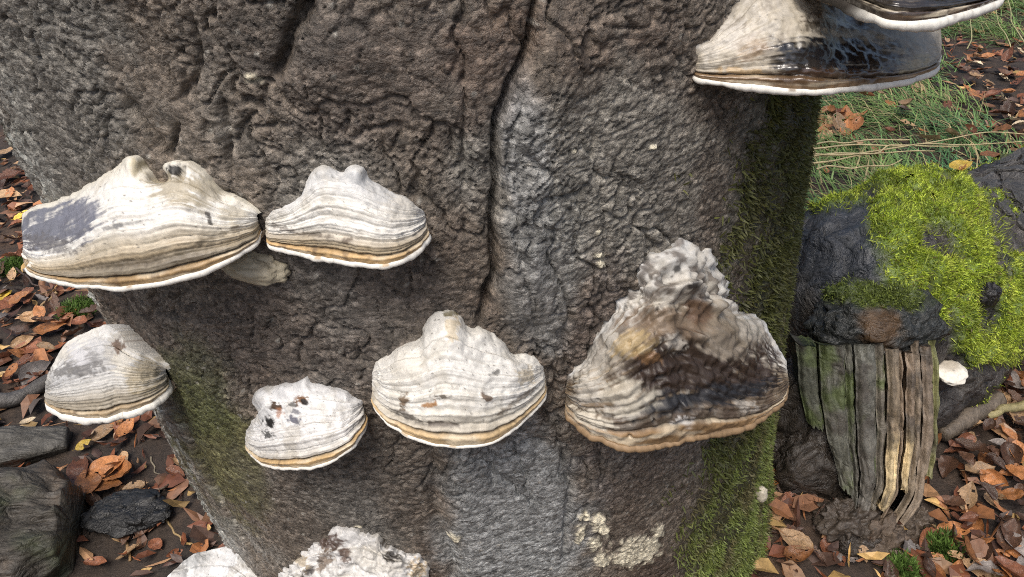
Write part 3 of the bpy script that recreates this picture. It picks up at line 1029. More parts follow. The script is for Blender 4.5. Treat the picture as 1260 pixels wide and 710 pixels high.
# E: centre
fungus('white bracket at lower centre with a rounded knob on top and orange margin',
       [(459, 474), (462, 458), (472, 445), (490, 431), (510, 421), (523, 416), (524, 402), (530, 391), (541, 386), (553, 384), (565, 389), (573, 398), (584, 404), (600, 408), (616, 418), (624, 428), (630, 437), (648, 441), (656, 453), (664, 462), (668, 466)],
       [(459, 480), (465, 501), (480, 518), (505, 533), (535, 543), (570, 546), (603, 541), (635, 521), (655, 502), (668, 486), (671, 470)],
       [(0, (0.55, 0.53, 0.48)), (0.18, WH), (0.6, WH), (0.72, WH), (0.82, (0.60, 0.57, 0.50)), (1, TAN)],
       blobs=[(556, 405, 8, 18, 10, (0.48, 0.38, 0.22), 0.6), (553, 385, 10, 4, 0, (0.10, 0.08, 0.03), 0.85), (497, 494, 5, 9, 15, (0.11, 0.065, 0.03), 0.9), (528, 498, 9, 4, -8, (0.26, 0.12, 0.03), 0.9), (545, 488, 9, 2.5, 5, (0.08, 0.06, 0.04), 0.85), (600, 489, 8, 4, 30, (0.12, 0.075, 0.045), 0.9), (610, 458, 6, 3, -20, (0.05, 0.045, 0.04), 0.8),
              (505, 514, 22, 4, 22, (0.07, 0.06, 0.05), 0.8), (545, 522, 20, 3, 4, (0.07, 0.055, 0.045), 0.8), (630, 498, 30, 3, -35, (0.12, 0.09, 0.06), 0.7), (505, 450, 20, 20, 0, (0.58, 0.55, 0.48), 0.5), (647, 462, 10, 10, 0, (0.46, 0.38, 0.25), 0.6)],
       seed=55, zones=10, lip=0.0026, band_col=(0.52, 0.38, 0.21), vb=0.915, bumps=[(548, 408, 26, 0.005), (500, 450, 26, 0.006), (630, 465, 26, 0.006), (590, 415, 10, 0.004), (515, 440, 10, -0.004)], lump=0.0026)
# F: large dark one on the right
BR = (0.055, 0.034, 0.022)
fungus('big dark brown weathered bracket at right with a grey nodular crown',
       [(698, 484), (708, 468), (722, 448), (738, 424), (752, 400), (757, 384), (770, 372), (780, 352), (796, 330), (806, 316), (822, 310), (844, 308), (864, 313), (878, 326), (884, 348), (884, 370), (900, 378), (920, 390), (936, 408), (950, 428), (961, 446), (968, 462)],
       [(697, 490), (703, 508), (722, 528), (752, 542), (780, 547), (822, 541), (862, 534), (900, 526), (936, 512), (960, 495), (971, 474)],
       [(0, (0.46, 0.46, 0.45)), (0.25, (0.40, 0.38, 0.34)), (0.42, (0.24, 0.195, 0.135)), (0.55, (0.15, 0.11, 0.072)), (0.75, (0.15, 0.115, 0.078)), (0.86, (0.08, 0.06, 0.045)), (1, GBR)],
       blobs=[(835, 405, 85, 24, 4, (0.15, 0.105, 0.068), 0.85), (905, 405, 46, 30, 35, (0.20, 0.165, 0.12), 0.75), (745, 440, 26, 30, -30, (0.30, 0.275, 0.235), 0.6), (860, 455, 88, 46, -4, (0.030, 0.019, 0.013), 1.0), (925, 455, 32, 30, 20, (0.03, 0.018, 0.012), 0.95), (795, 462, 30, 22, 0, (0.03, 0.018, 0.012), 0.95), (850, 492, 95, 14, -10, (0.016, 0.016, 0.018), 0.95), (765, 485, 36, 22, 15, (0.48, 0.44, 0.36), 0.75), (725, 475, 20, 24, 20, (0.40, 0.38, 0.34), 0.7), (775, 420, 24, 16, -10, (0.36, 0.27, 0.14), 0.8), (830, 422, 12, 10, 0, (0.46, 0.42, 0.36), 0.7), (890, 425, 34, 14, 30, (0.27, 0.23, 0.18), 0.7), (925, 400, 18, 22, 40, (0.36, 0.33, 0.28), 0.7), (860, 385, 14, 18, 0, (0.10, 0.055, 0.03), 0.8),
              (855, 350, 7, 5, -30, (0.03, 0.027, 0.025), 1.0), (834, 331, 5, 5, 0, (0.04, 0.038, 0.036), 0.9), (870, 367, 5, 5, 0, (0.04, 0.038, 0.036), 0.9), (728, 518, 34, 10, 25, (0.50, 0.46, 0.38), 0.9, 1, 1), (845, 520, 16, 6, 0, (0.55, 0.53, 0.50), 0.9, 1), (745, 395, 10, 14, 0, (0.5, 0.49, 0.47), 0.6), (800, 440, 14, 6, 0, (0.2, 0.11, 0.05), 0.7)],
       seed=66, zones=9, lip=0.0058, band_col=(0.23, 0.145, 0.072), vb=0.88, lump=0.0035, zdep=0.0026, stripes=0.5, nodules=0.011, zplane=(0.552, 0.505), lip_col=(0.25, 0.165, 0.09), pits=0.06, mottle=0.7, tier=0.0048, nod_y=385, pitted=[(860, 455, 84, 42, -4), (795, 465, 24, 18, 0)], wob_amt=0.28, p=1.8,
       bumps=[(838, 345, 44, 0.014), (800, 394, 20, -0.007), (850, 388, 22, -0.010), (770, 430, 34, 0.009), (912, 420, 30, 0.012), (850, 440, 26, -0.006), (770, 385, 12, 0.006), (770, 480, 18, 0.006), (720, 475, 14, 0.004), (890, 410, 18, 0.005)])
# H: upper right
fungus('wide wet bracket at upper right with a glossy black band across it',
       [(850, 86), (862, 66), (876, 48), (890, 26), (905, 5), (925, -20), (950, -42), (985, -52), (1025, -50), (1065, -38), (1100, -14), (1128, 8), (1146, 30), (1155, 48), (1158, 62)],
       [(849, 89), (862, 95), (880, 98), (910, 101), (950, 106), (1000, 109), (1040, 106), (1085, 101), (1120, 95), (1146, 85), (1158, 68)],
       [(0, (0.34, 0.31, 0.26)), (0.4, (0.40, 0.36, 0.29)), (0.7, (0.36, 0.32, 0.25)), (0.88, (0.28, 0.24, 0.18)), (1, GBR)],
       blobs=[(1022, 68, 78, 24, 3, (0.010, 0.010, 0.012), 1.0), (1126, 52, 44, 32, 0, (0.30, 0.265, 0.21), 0.85), (985, 82, 50, 14, 6, (0.02, 0.018, 0.017), 0.9), (1085, 68, 30, 18, 0, (0.025, 0.018, 0.012), 0.7), (1050, 22, 50, 16, 0, (0.075, 0.052, 0.034), 0.7), (1020, 30, 34, 10, 0, (0.04, 0.03, 0.02), 0.7), (925, 60, 20, 16, 0, (0.26, 0.17, 0.09), 0.6), (905, 45, 22, 18, 0, (0.48, 0.45, 0.4), 0.6), (1030, 92, 110, 7, -1, (0.05, 0.027, 0.015), 0.85), (1130, 78, 20, 8, -25, (0.36, 0.30, 0.19), 0.8, 1), (915, 88, 28, 5, 6, (0.42, 0.30, 0.16), 0.8, 1), (1010, 98, 90, 5, 0, (0.07, 0.04, 0.02), 0.8, 1)],
       seed=77, zones=8, lip=0.0040, band_col=(0.20, 0.13, 0.07), vb=0.90, mat=M_WETCRUST, mottle=0.4, tier=0.0012, zdep=0.0006, blunt=20, stripes=0.16, lump=0.003, wob_amt=0.3, p=1.9, rise=0.04, zplane=(0.799, 0.775))
# I: cut by the top edge of the picture
fungus('black bracket with ragged white rim cut off at the top right corner',
       [(948, -42), (972, -75), (1015, -105), (1080, -116), (1150, -110), (1200, -85), (1228, -50), (1236, -20)],
       [(946, -38), (990, -22), (1030, -6), (1055, 6), (1080, 17), (1097, 24), (1120, 25), (1145, 22), (1170, 17), (1200, 8), (1225, -2), (1238, -14)],
       [(0, (0.03, 0.025, 0.022)), (1, (0.022, 0.018, 0.015))],
       blobs=[(1010, -12, 76, 40, 0, (0.03, 0.025, 0.02), 1.0, 1, 1)], seed=88, zones=7, lip=0.0055, band_col=(0.05, 0.035, 0.025), vb=0.90, mat=M_WETCRUST, zplane=(0.852, 0.84), p=1.8)
# G: bottom, cut by the lower edge
fungus('cracked white bracket with torn brown crown at the bottom edge',
       [(345, 722), (352, 708), (362, 697), (372, 690), (380, 673), (392, 666), (404, 668), (416, 657), (436, 657), (455, 660), (470, 666), (484, 676), (500, 680), (514, 688), (522, 698), (528, 708)],
       [(343, 728), (350, 746), (380, 765), (430, 774), (480, 766), (515, 748), (530, 720)],
       [(0, (0.50, 0.49, 0.47)), (0.3, (0.56, 0.55, 0.53)), (0.7, WH), (1, TAN)],
       blobs=[(408, 668, 16, 9, 10, (0.06, 0.035, 0.025), 0.95), (425, 684, 6, 9, 0, (0.09, 0.055, 0.04), 0.9), (398, 690, 8, 14, 25, (0.13, 0.085, 0.05), 0.8), (380, 700, 6, 10, 20, (0.04, 0.03, 0.025), 0.9), (482, 684, 8, 8, 30, (0.03, 0.025, 0.02), 0.95), (475, 672, 8, 4, 30, (0.06, 0.045, 0.03), 0.9), (514, 702, 10, 12, 0, (0.48, 0.35, 0.18), 0.7), (372, 692, 10, 8, 20, (0.42, 0.34, 0.22), 0.7)],
       seed=99, blunt=6, zones=7, lip=0.0036, lump=0.006, nodules=0.009, wob_amt=0.5, band_col=(0.5, 0.35, 0.18))
# J: low on the left flank
fungus('white mottled bracket low on the left flank, half out of the bottom edge',
       [(206, 722), (212, 704), (226, 690), (244, 680), (262, 674), (280, 673), (292, 682), (300, 694), (310, 706), (322, 722)],
       [(206, 730), (216, 748), (240, 762), (275, 766), (306, 756), (324, 736)],
       [(0, (0.58, 0.58, 0.57)), (0.5, (0.66, 0.66, 0.65)), (0.8, WH), (1, TAN)],
       blobs=[(238, 690, 14, 10, -20, (0.30, 0.31, 0.31), 0.7), (222, 705, 10, 14, 0, (0.27, 0.27, 0.27), 0.6), (290, 700, 8, 5, 0, (0.3, 0.28, 0.25), 0.7)],
       seed=111, blunt=4, zones=6, lip=0.004, lump=0.004, zplane=(0.185, 0.165), rise=0.045)


# ------------------------------------------------------------------ generic shapes
def lump(name, mat, centre, radii, col, rot=(0, 0, 0), amp=0.12, freq=18, seed=1, nu=48, nv=32, flat=None, fine=0.03, colfn=None, parent=None):
    """a closed uneven body; flat = lowest local z kept (fraction of radius)"""
    th = np.linspace(0, 2 * math.pi, nu, endpoint=False)
    ph = np.linspace(0.02, math.pi - 0.02, nv)
    TH, PH = np.meshgrid(th, ph)
    D = np.stack([np.sin(PH) * np.cos(TH), np.sin(PH) * np.sin(TH), np.cos(PH)], -1)
    r = 1 + amp * 2 * fbm3(D + seed * 3.7, 2.2, seed, 4) + fine * fbm3(D + seed, 9, seed + 2, 3)
    L = D * r[..., None]
    if flat is not None:
        L[..., 2] = np.maximum(L[..., 2], flat + 0.06 * fbm3(D, 4, seed + 4, 2))
    L = L * np.array(radii)
    from mathutils import Euler
    M = np.array(Euler(rot).to_matrix())
    P = L @ M.T + np.array(centre)
    n = nu * nv
    V = np.concatenate([P.reshape(-1, 3), P[:1].mean(1), P[-1:].mean(1)], 0)
    F = grid_faces(nu, nv, wrap=True)
    j = np.arange(nu)
    j2 = (j + 1) % nu
    T1 = np.stack([np.full(nu, n), j2, j], -1)
    T2 = np.stack([np.full(nu, n + 1), (nv - 1) * nu + j, (nv - 1) * nu + j2], -1)
    if colfn is not None:
        c = colfn(V)
    else:
        c = np.zeros((len(V), 3)) + np.array(col)
        c *= (1 + 0.35 * fbm3(V, 60, seed + 6, 3))[:, None]
    return obj(name, mesh_np(name, V, [F[:, ::-1], T1, T2], c), mat, parent)


def pxp(px, py, z):
    return ground_pt(np.array(float(px)), np.array(float(py)), z)


def sweep(pts, radii, nu, nv, disp=None, closed_ends=True):
    """tube along points; returns verts (nv,nu), faces, q (along), phi"""
    p = np.array(pts, float)
    d = np.concatenate([[0], np.cumsum(np.linalg.norm(np.diff(p, axis=0), axis=1))])
    t = np.linspace(0, d[-1], nv)
    Cn = np.stack([np.interp(t, d, p[:, i]) for i in range(3)], -1)
    for _ in range(6):
        e = np.pad(Cn, ((1, 1), (0, 0)), mode='edge')
        Cs = (e[:-2] + 2 * e[1:-1] + e[2:]) / 4
        Cs[0], Cs[-1] = Cn[0], Cn[-1]
        Cn = Cs
    r = np.interp(t, d, radii)
    T = np.gradient(Cn, axis=0)
    T /= np.linalg.norm(T, axis=1, keepdims=True)
    S = np.cross(T, np.array([0, 0, 1.0]))
    S /= np.maximum(np.linalg.norm(S, axis=1, keepdims=True), 1e-9)
    Uu = np.cross(S, T)
    ph = np.linspace(0, 2 * math.pi, nu, endpoint=False)
    PH, Q = np.meshgrid(ph, t)
    rr = np.repeat(r[:, None], nu, 1)
    if disp is not None:
        rr = rr + disp(Q, PH, rr)
    dirs = np.cos(PH)[..., None] * S[:, None, :] + np.sin(PH)[..., None] * Uu[:, None, :]
    return Cn[:, None, :] + rr[..., None] * dirs, dirs, Q, PH, Cn


def tube_mesh(name, P, col=None):
    nv, nu = P.shape[:2]
    n = nu * nv
    V = np.concatenate([P.reshape(-1, 3), P[:1].mean(1), P[-1:].mean(1)], 0)
    F = grid_faces(nu, nv, wrap=True)
    j = np.arange(nu)
    j2 = (j + 1) % nu
    T1 = np.stack([np.full(nu, n), j2, j], -1)
    T2 = np.stack([np.full(nu, n + 1), (nv - 1) * nu + j, (nv - 1) * nu + j2], -1)
    if col is not None:
        c = col.reshape(-1, 3)
        col = np.concatenate([c, c[:1], c[-1:]], 0)
    return mesh_np(name, V, [F, T1, T2], col)


# ------------------------------------------------------------------ forest floor
def ground_z(x, y):
    z = 0.030 * fbm2(x * 1.3, y * 1.3, 201, 3) + 0.012 * fbm2(x * 6, y * 6, 202, 3)
    d = np.hypot(x - AX0[0], y - AX0[1])
    z = z + 0.05 * np.exp(-np.maximum(d - 0.4, 0) / 0.16)
    far = np.hypot(x, y - 1.2)
    return z + 0.12 * sstep(4, 14, far) * fbm2(x * 0.25, y * 0.25, 204, 3)


def build_ground():
    n = 270
    u = np.linspace(-1, 1, n)
    b = 5.4
    a = 90 / math.sinh(b)
    gx = a * np.sinh(b * u)
    X, Y = np.meshgrid(gx, gx + 1.2)
    Z = ground_z(X, Y) + 0.008 * fbm2(X * 30, Y * 30, 203, 3) * sstep(6, 3, np.hypot(X, Y - 1.2))
    P = np.stack([X, Y, Z], -1).reshape(-1, 3)
    k = fbm2(P[:, 0] * 5, P[:, 1] * 5, 205, 4)
    c = np.zeros((len(P), 3)) + np.array([0.035, 0.024, 0.017])
    c = mixc(c, (0.075, 0.045, 0.028), sstep(0, 0.5, k))
    c = mixc(c, (0.018, 0.014, 0.011), sstep(0.1, 0.5, -k))
    return mesh_np('forest_floor', P, grid_faces(n, n), c)


gr = obj('forest_floor', build_ground(), M_SOIL)
tag(gr, 'dark damp forest soil covered in leaf litter', kind='structure')


def grass_mask(x, y):
    e = np.maximum(1.30 + 0.22 * (y - 1.85) - x, (y - 2.55) * 0.8) + 0.10 * fbm2(x * 4, y * 4, 211, 3)
    back = sstep(1.35, 1.62, y + 0.05 * noise2(x * 9, y * 9, 212))
    return sstep(-0.06, 0.08, e) * back * sstep(0.35, 0.6, x)


def in_trunk(x, y, r=0.40):
    return np.hypot(x - AX0[0] - 0.02, y - AX0[1]) < r


# loose litter: broken and whole leaves too many to count
LEAFC = np.array([(0.22, 0.075, 0.030), (0.14, 0.05, 0.024), (0.30, 0.13, 0.055), (0.09, 0.04, 0.024), (0.33, 0.19, 0.10), (0.18, 0.09, 0.05), (0.06, 0.035, 0.026), (0.42, 0.27, 0.10)])


def litter():
    n = 34000
    r = 3.3 * RNG.random(n) ** 0.7
    a = RNG.uniform(0, 2 * math.pi, n)
    x = r * np.cos(a)
    y = 1.2 + r * np.sin(a)
    keep = (~in_trunk(x, y)) & (RNG.random(n) > 0.82 * grass_mask(x, y)) & (RNG.random(n) < 0.55 + 0.45 * sstep(-0.35, 0.15, fbm2(x * 2.2, y * 2.2, 221, 2)))
    x, y = x[keep], y[keep]
    n = len(x)
    L = RNG.uniform(0.012, 0.058, n)
    W = L * RNG.uniform(0.12, 0.38, n)
    sliver = RNG.random(n) < 0.2
    L = np.where(sliver, L * 1.3, L)
    W = np.where(sliver, 0.0018, W)
    az = RNG.uniform(0, 2 * math.pi, n)
    z = ground_z(x, y) + RNG.uniform(0.001, 0.014, n)
    # local outline
    loc = np.array([(-0.5, 0), (-0.2, 0.85), (0.2, 0.8), (0.5, 0), (0.2, -0.8), (-0.2, -0.85), (0, 0)])
    lx = loc[None, :, 0] * L[:, None] * RNG.uniform(0.85, 1.1, (n, 7))
    ly = loc[None, :, 1] * W[:, None] * RNG.uniform(0.7, 1.2, (n, 7))
    fold = RNG.uniform(-0.5, 0.9, n)
    curl = RNG.uniform(-0.8, 1.2, n)
    lz = np.abs(ly) * fold[:, None] + curl[:, None] * lx ** 2 / L[:, None] + RNG.normal(0, 0.0015, (n, 7))
    tx = RNG.normal(0, 0.28, n)
    ty = RNG.normal(0, 0.28, n)
    lz = lz + lx * tx[:, None] + ly * ty[:, None]
    ca, sa = np.cos(az)[:, None], np.sin(az)[:, None]
    V = np.stack([x[:, None] + lx * ca - ly * sa, y[:, None] + lx * sa + ly * ca, z[:, None] + lz - lz.min(1, keepdims=True) * 0.6], -1)
    idx = np.array([(6, 0, 5), (6, 5, 4), (6, 4, 3), (6, 3, 2), (6, 2, 1), (6, 1, 0)])
    F = (np.arange(n)[:, None, None] * 7 + idx[None]).reshape(-1, 3)
    c = LEAFC[RNG.integers(0, len(LEAFC), n)] * RNG.uniform(0.45, 1.3, (n, 1))
    cc = np.repeat(c, 7, axis=0)
    return mesh_np('leaf_litter', V.reshape(-1, 3), F, cc, smooth=False)


lt = obj('leaf_litter', litter(), M_LITTER)
tag(lt, 'rotting brown leaf litter strewn over the forest floor', 'leaf litter', kind='stuff')


# ------------------------------------------------------------------ grass behind the log
def grass():
    n = 60000
    x = RNG.uniform(0.4, 2.6, n)
    y = RNG.uniform(1.4, 3.9, n)
    keep = RNG.random(n) < grass_mask(x, y) * sstep(5.0, 3.2, np.hypot(x, y) * 0.9) * (0.3 + 0.7 * sstep(-0.3, 0.2, fbm2(x * 5, y * 5, 231, 2)))
    x, y = x[keep], y[keep]
    n = len(x)
    comb = 2.6 + 0.9 * fbm2(x * 2.5, y * 2.5, 232, 2) * 2
    az = comb + RNG.normal(0, 0.7, n)
    L = RNG.uniform(0.05, 0.14, n)
    W = RNG.uniform(0.0011, 0.0028, n)
    el = RNG.uniform(0.25, 1.2, n)
    d0 = np.stack([np.cos(az) * np.cos(el), np.sin(az) * np.cos(el), np.sin(el)], -1)
    d1 = np.stack([np.cos(az), np.sin(az), -0.25 - 0 * az], -1)
    base = np.stack([x, y, ground_z(x, y)], -1)
    side = np.stack([-np.sin(az), np.cos(az), 0 * az], -1)
    rows = []
    for k in (0, 0.5, 1.0):
        cpt = base + L[:, None] * (d0 * k + (d1 - d0) * 0.5 * k * k)
        wd = (W * (1 - 0.9 * k))[:, None]
        rows += [cpt - side * wd, cpt + side * wd]
    V = np.stack(rows, 1)
    idx = np.array([(0, 1, 3, 2), (2, 3, 5, 4)])
    F = (np.arange(n)[:, None, None] * 6 + idx[None]).reshape(-1, 4)
    c = np.zeros((n, 3)) + np.array([0.15, 0.25, 0.075])
    k = fbm2(x * 3, y * 3, 233, 2)
    c = mixc(c, (0.22, 0.33, 0.10), sstep(0, 0.4, k))
    c = mixc(c, (0.10, 0.23, 0.09), sstep(0, 0.4, -k))
    c *= RNG.uniform(0.6, 1.4, (n, 1))
    dry = RNG.random(n) < 0.2
    c[dry] = np.array([0.40, 0.33, 0.17]) * RNG.uniform(0.6, 1.2, (dry.sum(), 1))
    return mesh_np('grass', V.reshape(-1, 3), F, np.repeat(c, 6, axis=0))


gs = obj('grass', grass(), M_GRASS)
tag(gs, 'fine green grass growing behind the mossy log', 'grass', kind='stuff')


# ------------------------------------------------------------------ the mossy fallen log on the right
LOG_AX = [(0.46, 0.945, 0.085), (0.525, 0.97, 0.095), (0.645, 1.04, 0.098), (0.975, 1.215, 0.092), (1.52, 1.51, 0.09), (2.03, 1.78, 0.09)]
LOG_R = [0.12, 0.168, 0.182, 0.180, 0.175, 0.17]
log = empty('fallen_log', (0.62, 1.08, 0.0))
tag(log, 'dark rotten log on the right, cracked bark above and bright moss over its near end', 'log')


def log_disp(Q, PH, rr):
    d = 0.030 * fbm2(Q * 3.5, PH * 0.8, 301, 3) + 0.012 * fbm2(Q * 14, PH * 2.4, 302, 3) + 0.013 * fbm2(Q * 26, PH * 5, 303, 5, 0.6) - 0.010 * np.exp(-(np.abs(fbm2(Q * 7, PH * 2.2, 304, 3)) / 0.05) ** 2)
    d += 0.06 * np.exp(-((Q - 0.27) / 0.13) ** 2 - ((PH - 1.75) / 0.7) ** 2)      # hump under the moss
    d += 0.105 * np.exp(-((Q - 0.07) / 0.10) ** 2 - ((PH - 1.6) / 0.75) ** 2)       # wet black shoulder
    return d


LP, LD, LQ, LPH, LC = sweep(LOG_AX, LOG_R, 210, 330, log_disp)
LN = grid_normals(LP)
if (LN * LD).sum(-1).mean() < 0:
    LN = -LN
lpx, lpy = proj(LP.reshape(-1, 3))
lpx, lpy = lpx.reshape(LQ.shape), lpy.reshape(LQ.shape)
toward = ((CAM - LP) * LN).sum(-1) > 0
MOSSB = [(1020, 236, 46, 20, 0), (1110, 232, 40, 20, 10), (1160, 256, 64, 36, 15), (1100, 285, 26, 48, -10), (1200, 310, 30, 50, 10), (1165, 350, 46, 32, 0), (1188, 392, 20, 44, 0), (1120, 330, 30, 30, 0), (1245, 375, 26, 50, 0), (1150, 385, 16, 30, 0), (1225, 420, 26, 26, 0)]
MOSSX = [(1150, 294, 19, 13, 15), (1225, 290, 16, 20, 0)]
lw = 0.9 * fbm3(LP, 34, 311, 4)
lm = np.zeros(LQ.shape)
for b in MOSSB:
    lm = np.maximum(lm, blob(lpx, lpy, b, lw))
for b in MOSSX:
    lm = lm * (1 - blob(lpx, lpy, b, lw))
lm = np.where(toward, lm, sstep(0.1, 0.4, fbm3(LP, 6, 312, 3)))
LP = LP + LN * (lm * 0.022 * (0.6 + fbm3(LP, 30, 313, 3)))[..., None]
lc = np.zeros(LQ.shape + (3,)) + np.array([0.050, 0.044, 0.040])
ln_ = fbm3(LP, 16, 314, 4)
lc = mixc(lc, (0.085, 0.078, 0.070), sstep(0.0, 0.4, ln_))
lc = mixc(lc, (0.026, 0.024, 0.024), sstep(0.0, 0.4, -ln_))
lc = mixc(lc, (0.032, 0.037, 0.046), 0.9 * blob(lpx, lpy, (1030, 300, 75, 80, 0), lw))  # blue-black wet shoulder, its bluish-grey sheen painted into the colour
lc = mixc(lc, (0.13, 0.19, 0.025), lm * 0.9)
obj('bark_body', tube_mesh('bark_body', LP, lc), M_WETWOOD, log)

# cracked bark plates on the clean upper side
def clip_poly(poly, px_, py_, nx, ny):
    out = []
    for i in range(len(poly)):
        a_, b_ = poly[i], poly[(i + 1) % len(poly)]
        da = (a_[0] - px_) * nx + (a_[1] - py_) * ny
        db = (b_[0] - px_) * nx + (b_[1] - py_) * ny
        if da <= 0:
            out.append(a_)
        if (da < 0) != (db < 0) and da != db:
            k = da / (da - db)
            out.append((a_[0] + k * (b_[0] - a_[0]), a_[1] + k * (b_[1] - a_[1])))
    return out


def log_point(q, ph, off=0.0):
    i = np.clip(q / LQ[-1, 0] * (LQ.shape[0] - 1), 0, LQ.shape[0] - 1.001)
    j = (ph % (2 * math.pi)) / (2 * math.pi) * LQ.shape[1]
    i0, j0 = int(i), int(j) % LQ.shape[1]
    fi, fj = i - int(i), j - int(j)
    j1 = (j0 + 1) % LQ.shape[1]
    P = (LP[i0, j0] * (1 - fj) + LP[i0, j1] * fj) * (1 - fi) + (LP[i0 + 1, j0] * (1 - fj) + LP[i0 + 1, j1] * fj) * fi
    return P + LN[i0, j0] * off


prs = np.random.default_rng(5)
cells = []
for a_ in range(13):
    for b_ in range(9):
        cells.append((0.36 + a_ * 0.062 + prs.uniform(-0.024, 0.024), 0.55 + b_ * 0.20 + prs.uniform(-0.075, 0.075)))
plates = 0
for ci, (q0, f0) in enumerate(cells):
    poly = [(q0 - 0.09, (f0 - 0.5) * 0.19), (q0 + 0.09, (f0 - 0.5) * 0.19), (q0 + 0.09, (f0 + 0.5) * 0.19), (q0 - 0.09, (f0 + 0.5) * 0.19)]
    for cj, (q1, f1_) in enumerate(cells):
        if ci == cj or abs(q1 - q0) > 0.19:
            continue
        dx, dy = q1 - q0, (f1_ - f0) * 0.19
        L_ = math.hypot(dx, dy)
        if L_ > 0.2:
            continue
        poly = clip_poly(poly, q0 + dx * 0.5 - dx / L_ * 0.0022, f0 * 0.19 + dy * 0.5 - dy / L_ * 0.0022, dx, dy)
        if len(poly) < 3:
            break
    if len(poly) < 3:
        continue
    if q0 < 0.37 or q0 > 1.08 or f0 < 0.7 or f0 > 2.05:
        continue
    pc = log_point(q0, f0)
    cx_, cy_ = proj(pc[None])
    if any(blob(cx_, cy_, b, 0.0)[0] > 0.5 for b in MOSSB[:1] + MOSSB[1:]):
        continue
    # ragged outline
    ring = []
    for i in range(len(poly)):
        a_, b_ = poly[i], poly[(i + 1) % len(poly)]
        for k in (0, 0.33, 0.66):
            jx, jy = (prs.normal(0, 0.0016), prs.normal(0, 0.0016)) if k else (0, 0)
            ring.append((a_[0] + k * (b_[0] - a_[0]) + jx, a_[1] + k * (b_[1] - a_[1]) + jy))
    hgt = prs.uniform(0.005, 0.010)
    tilt = prs.normal(0, 0.03, 2)
    V, n_ = [], len(ring)
    for lev, sh_ in ((-0.008, 1.0), (0.6, 1.0), (1.0, 0.93)):
        for (q_, w_) in ring:
            qq, ww = q0 + (q_ - q0) * sh_, f0 * 0.19 + (w_ - f0 * 0.19) * sh_
            off = -0.008 if lev < 0 else hgt * lev + tilt[0] * (qq - q0) + tilt[1] * (ww - f0 * 0.19)
            V.append(log_point(qq, ww / 0.19, off))
    V.append(log_point(q0, f0, hgt * 1.1))
    F4 = [(l * n_ + i, l * n_ + (i + 1) % n_, (l + 1) * n_ + (i + 1) % n_, (l + 1) * n_ + i) for l in range(2) for i in range(n_)]
    F3 = [(2 * n_ + i, 2 * n_ + (i + 1) % n_, 3 * n_) for i in range(n_)]
    g_ = prs.uniform(0.75, 1.3)
    obj('bark_plate', mesh_np('bark_plate', np.array(V), [np.array(F4), np.array(F3)], np.zeros((len(V), 3)) + np.array([0.064, 0.060, 0.057]) * g_, smooth=False), M_WETWOOD, log)
    plates += 1


def mesh_points(P, N, mask, n, rng):
    """random points on a (nv,nu) grid surface, kept with probability mask"""
    nv, nu = P.shape[:2]
    dA = np.linalg.norm(np.cross(np.roll(P, -1, 1)[:-1] - P[:-1], P[1:] - P[:-1]), axis=-1)
    wgt = (dA * mask[:-1]).ravel()
    wgt /= wgt.sum()
    k = rng.choice(len(wgt), n, p=wgt)
    i, j = k // nu, k % nu
    a_, b_ = rng.random((n, 1)), rng.random((n, 1))
    j2 = (j + 1) % nu
    Q = P[i, j] * (1 - a_) * (1 - b_) + P[i, j2] * a_ * (1 - b_) + P[i + 1, j] * (1 - a_) * b_ + P[i + 1, j2] * a_ * b_
    return Q, N[i, j]


near = (LQ < 0.95)
mp_, mn_ = mesh_points(LP, LN, lm * near, 88000, RNG)
k = fbm3(mp_, 30, 321, 3)
mc = np.zeros((len(mp_), 3)) + np.array([0.46, 0.58, 0.06])
mc = mixc(mc, (0.62, 0.70, 0.11), sstep(0.0, 0.4, k))
mc = mixc(mc, (0.20, 0.27, 0.03), sstep(0.05, 0.45, -k))
mc *= RNG.uniform(0.5, 1.35, (len(mp_), 1))
brn = RNG.random(len(mp_)) < 0.07 + 0.25 * sstep(0.25, 0.5, -fbm3(mp_, 16, 322, 3))
mc[brn] = np.array([0.16, 0.12, 0.05]) * RNG.uniform(0.6, 1.3, (brn.sum(), 1))
V, F, cc = fronds(mp_, mn_, mc, 0.0056, 0.0011, lean=1.0, droop=0.0)
ls = np.zeros(LQ.shape)
for b in MOSSB:
    ls = np.maximum(ls, blob(lpx, lpy, (b[0], b[1], b[2] * 1.25, b[3] * 1.25, b[4]), 0.5 * lw))
mp2, mn2 = mesh_points(LP, LN, ls * toward * near, 14000, RNG)
V2, F2, cc2 = fronds(mp2, mn2, np.array([0.30, 0.36, 0.05]) * RNG.uniform(0.3, 1.5, (len(mp2), 1)), 0.0105, 0.0009, lean=0.7)
F = [np.concatenate([F[0], F2[0] + len(V)]), np.concatenate([F[1], F2[1] + len(V)])]
V, cc = np.concatenate([V, V2]), np.concatenate([cc, cc2])
o = obj('moss', mesh_np('moss', V, F, cc, smooth=False), M_MOSS, log)
tag(o, 'bright yellow-green moss cushion on the log', kind='stuff')

def log_at(px, py, off=0.0):
    x_, y_ = proj(LP.reshape(-1, 3))
    ok_ = (np.hypot(x_ - px, y_ - py) < 7) & (((CAM - LP) * LN).sum(-1).ravel() > 0)
    i_ = np.where(ok_)[0]
    if len(i_) == 0:
        i_ = np.array([np.argmin(np.hypot(x_ - px, y_ - py))])
    j_ = i_[np.argmin(np.linalg.norm(LP.reshape(-1, 3)[i_] - CAM, axis=1))]
    return LP.reshape(-1, 3)[j_] + LN.reshape(-1, 3)[j_] * off


# ------------------------------------------------------------------ split, rotten stub below the log
stub = empty('rotten_stub', tuple(pxp(1080, 640, 0.0)))
tag(stub, 'split rotting wood stub with curved fibres standing below the mossy log', 'stump')


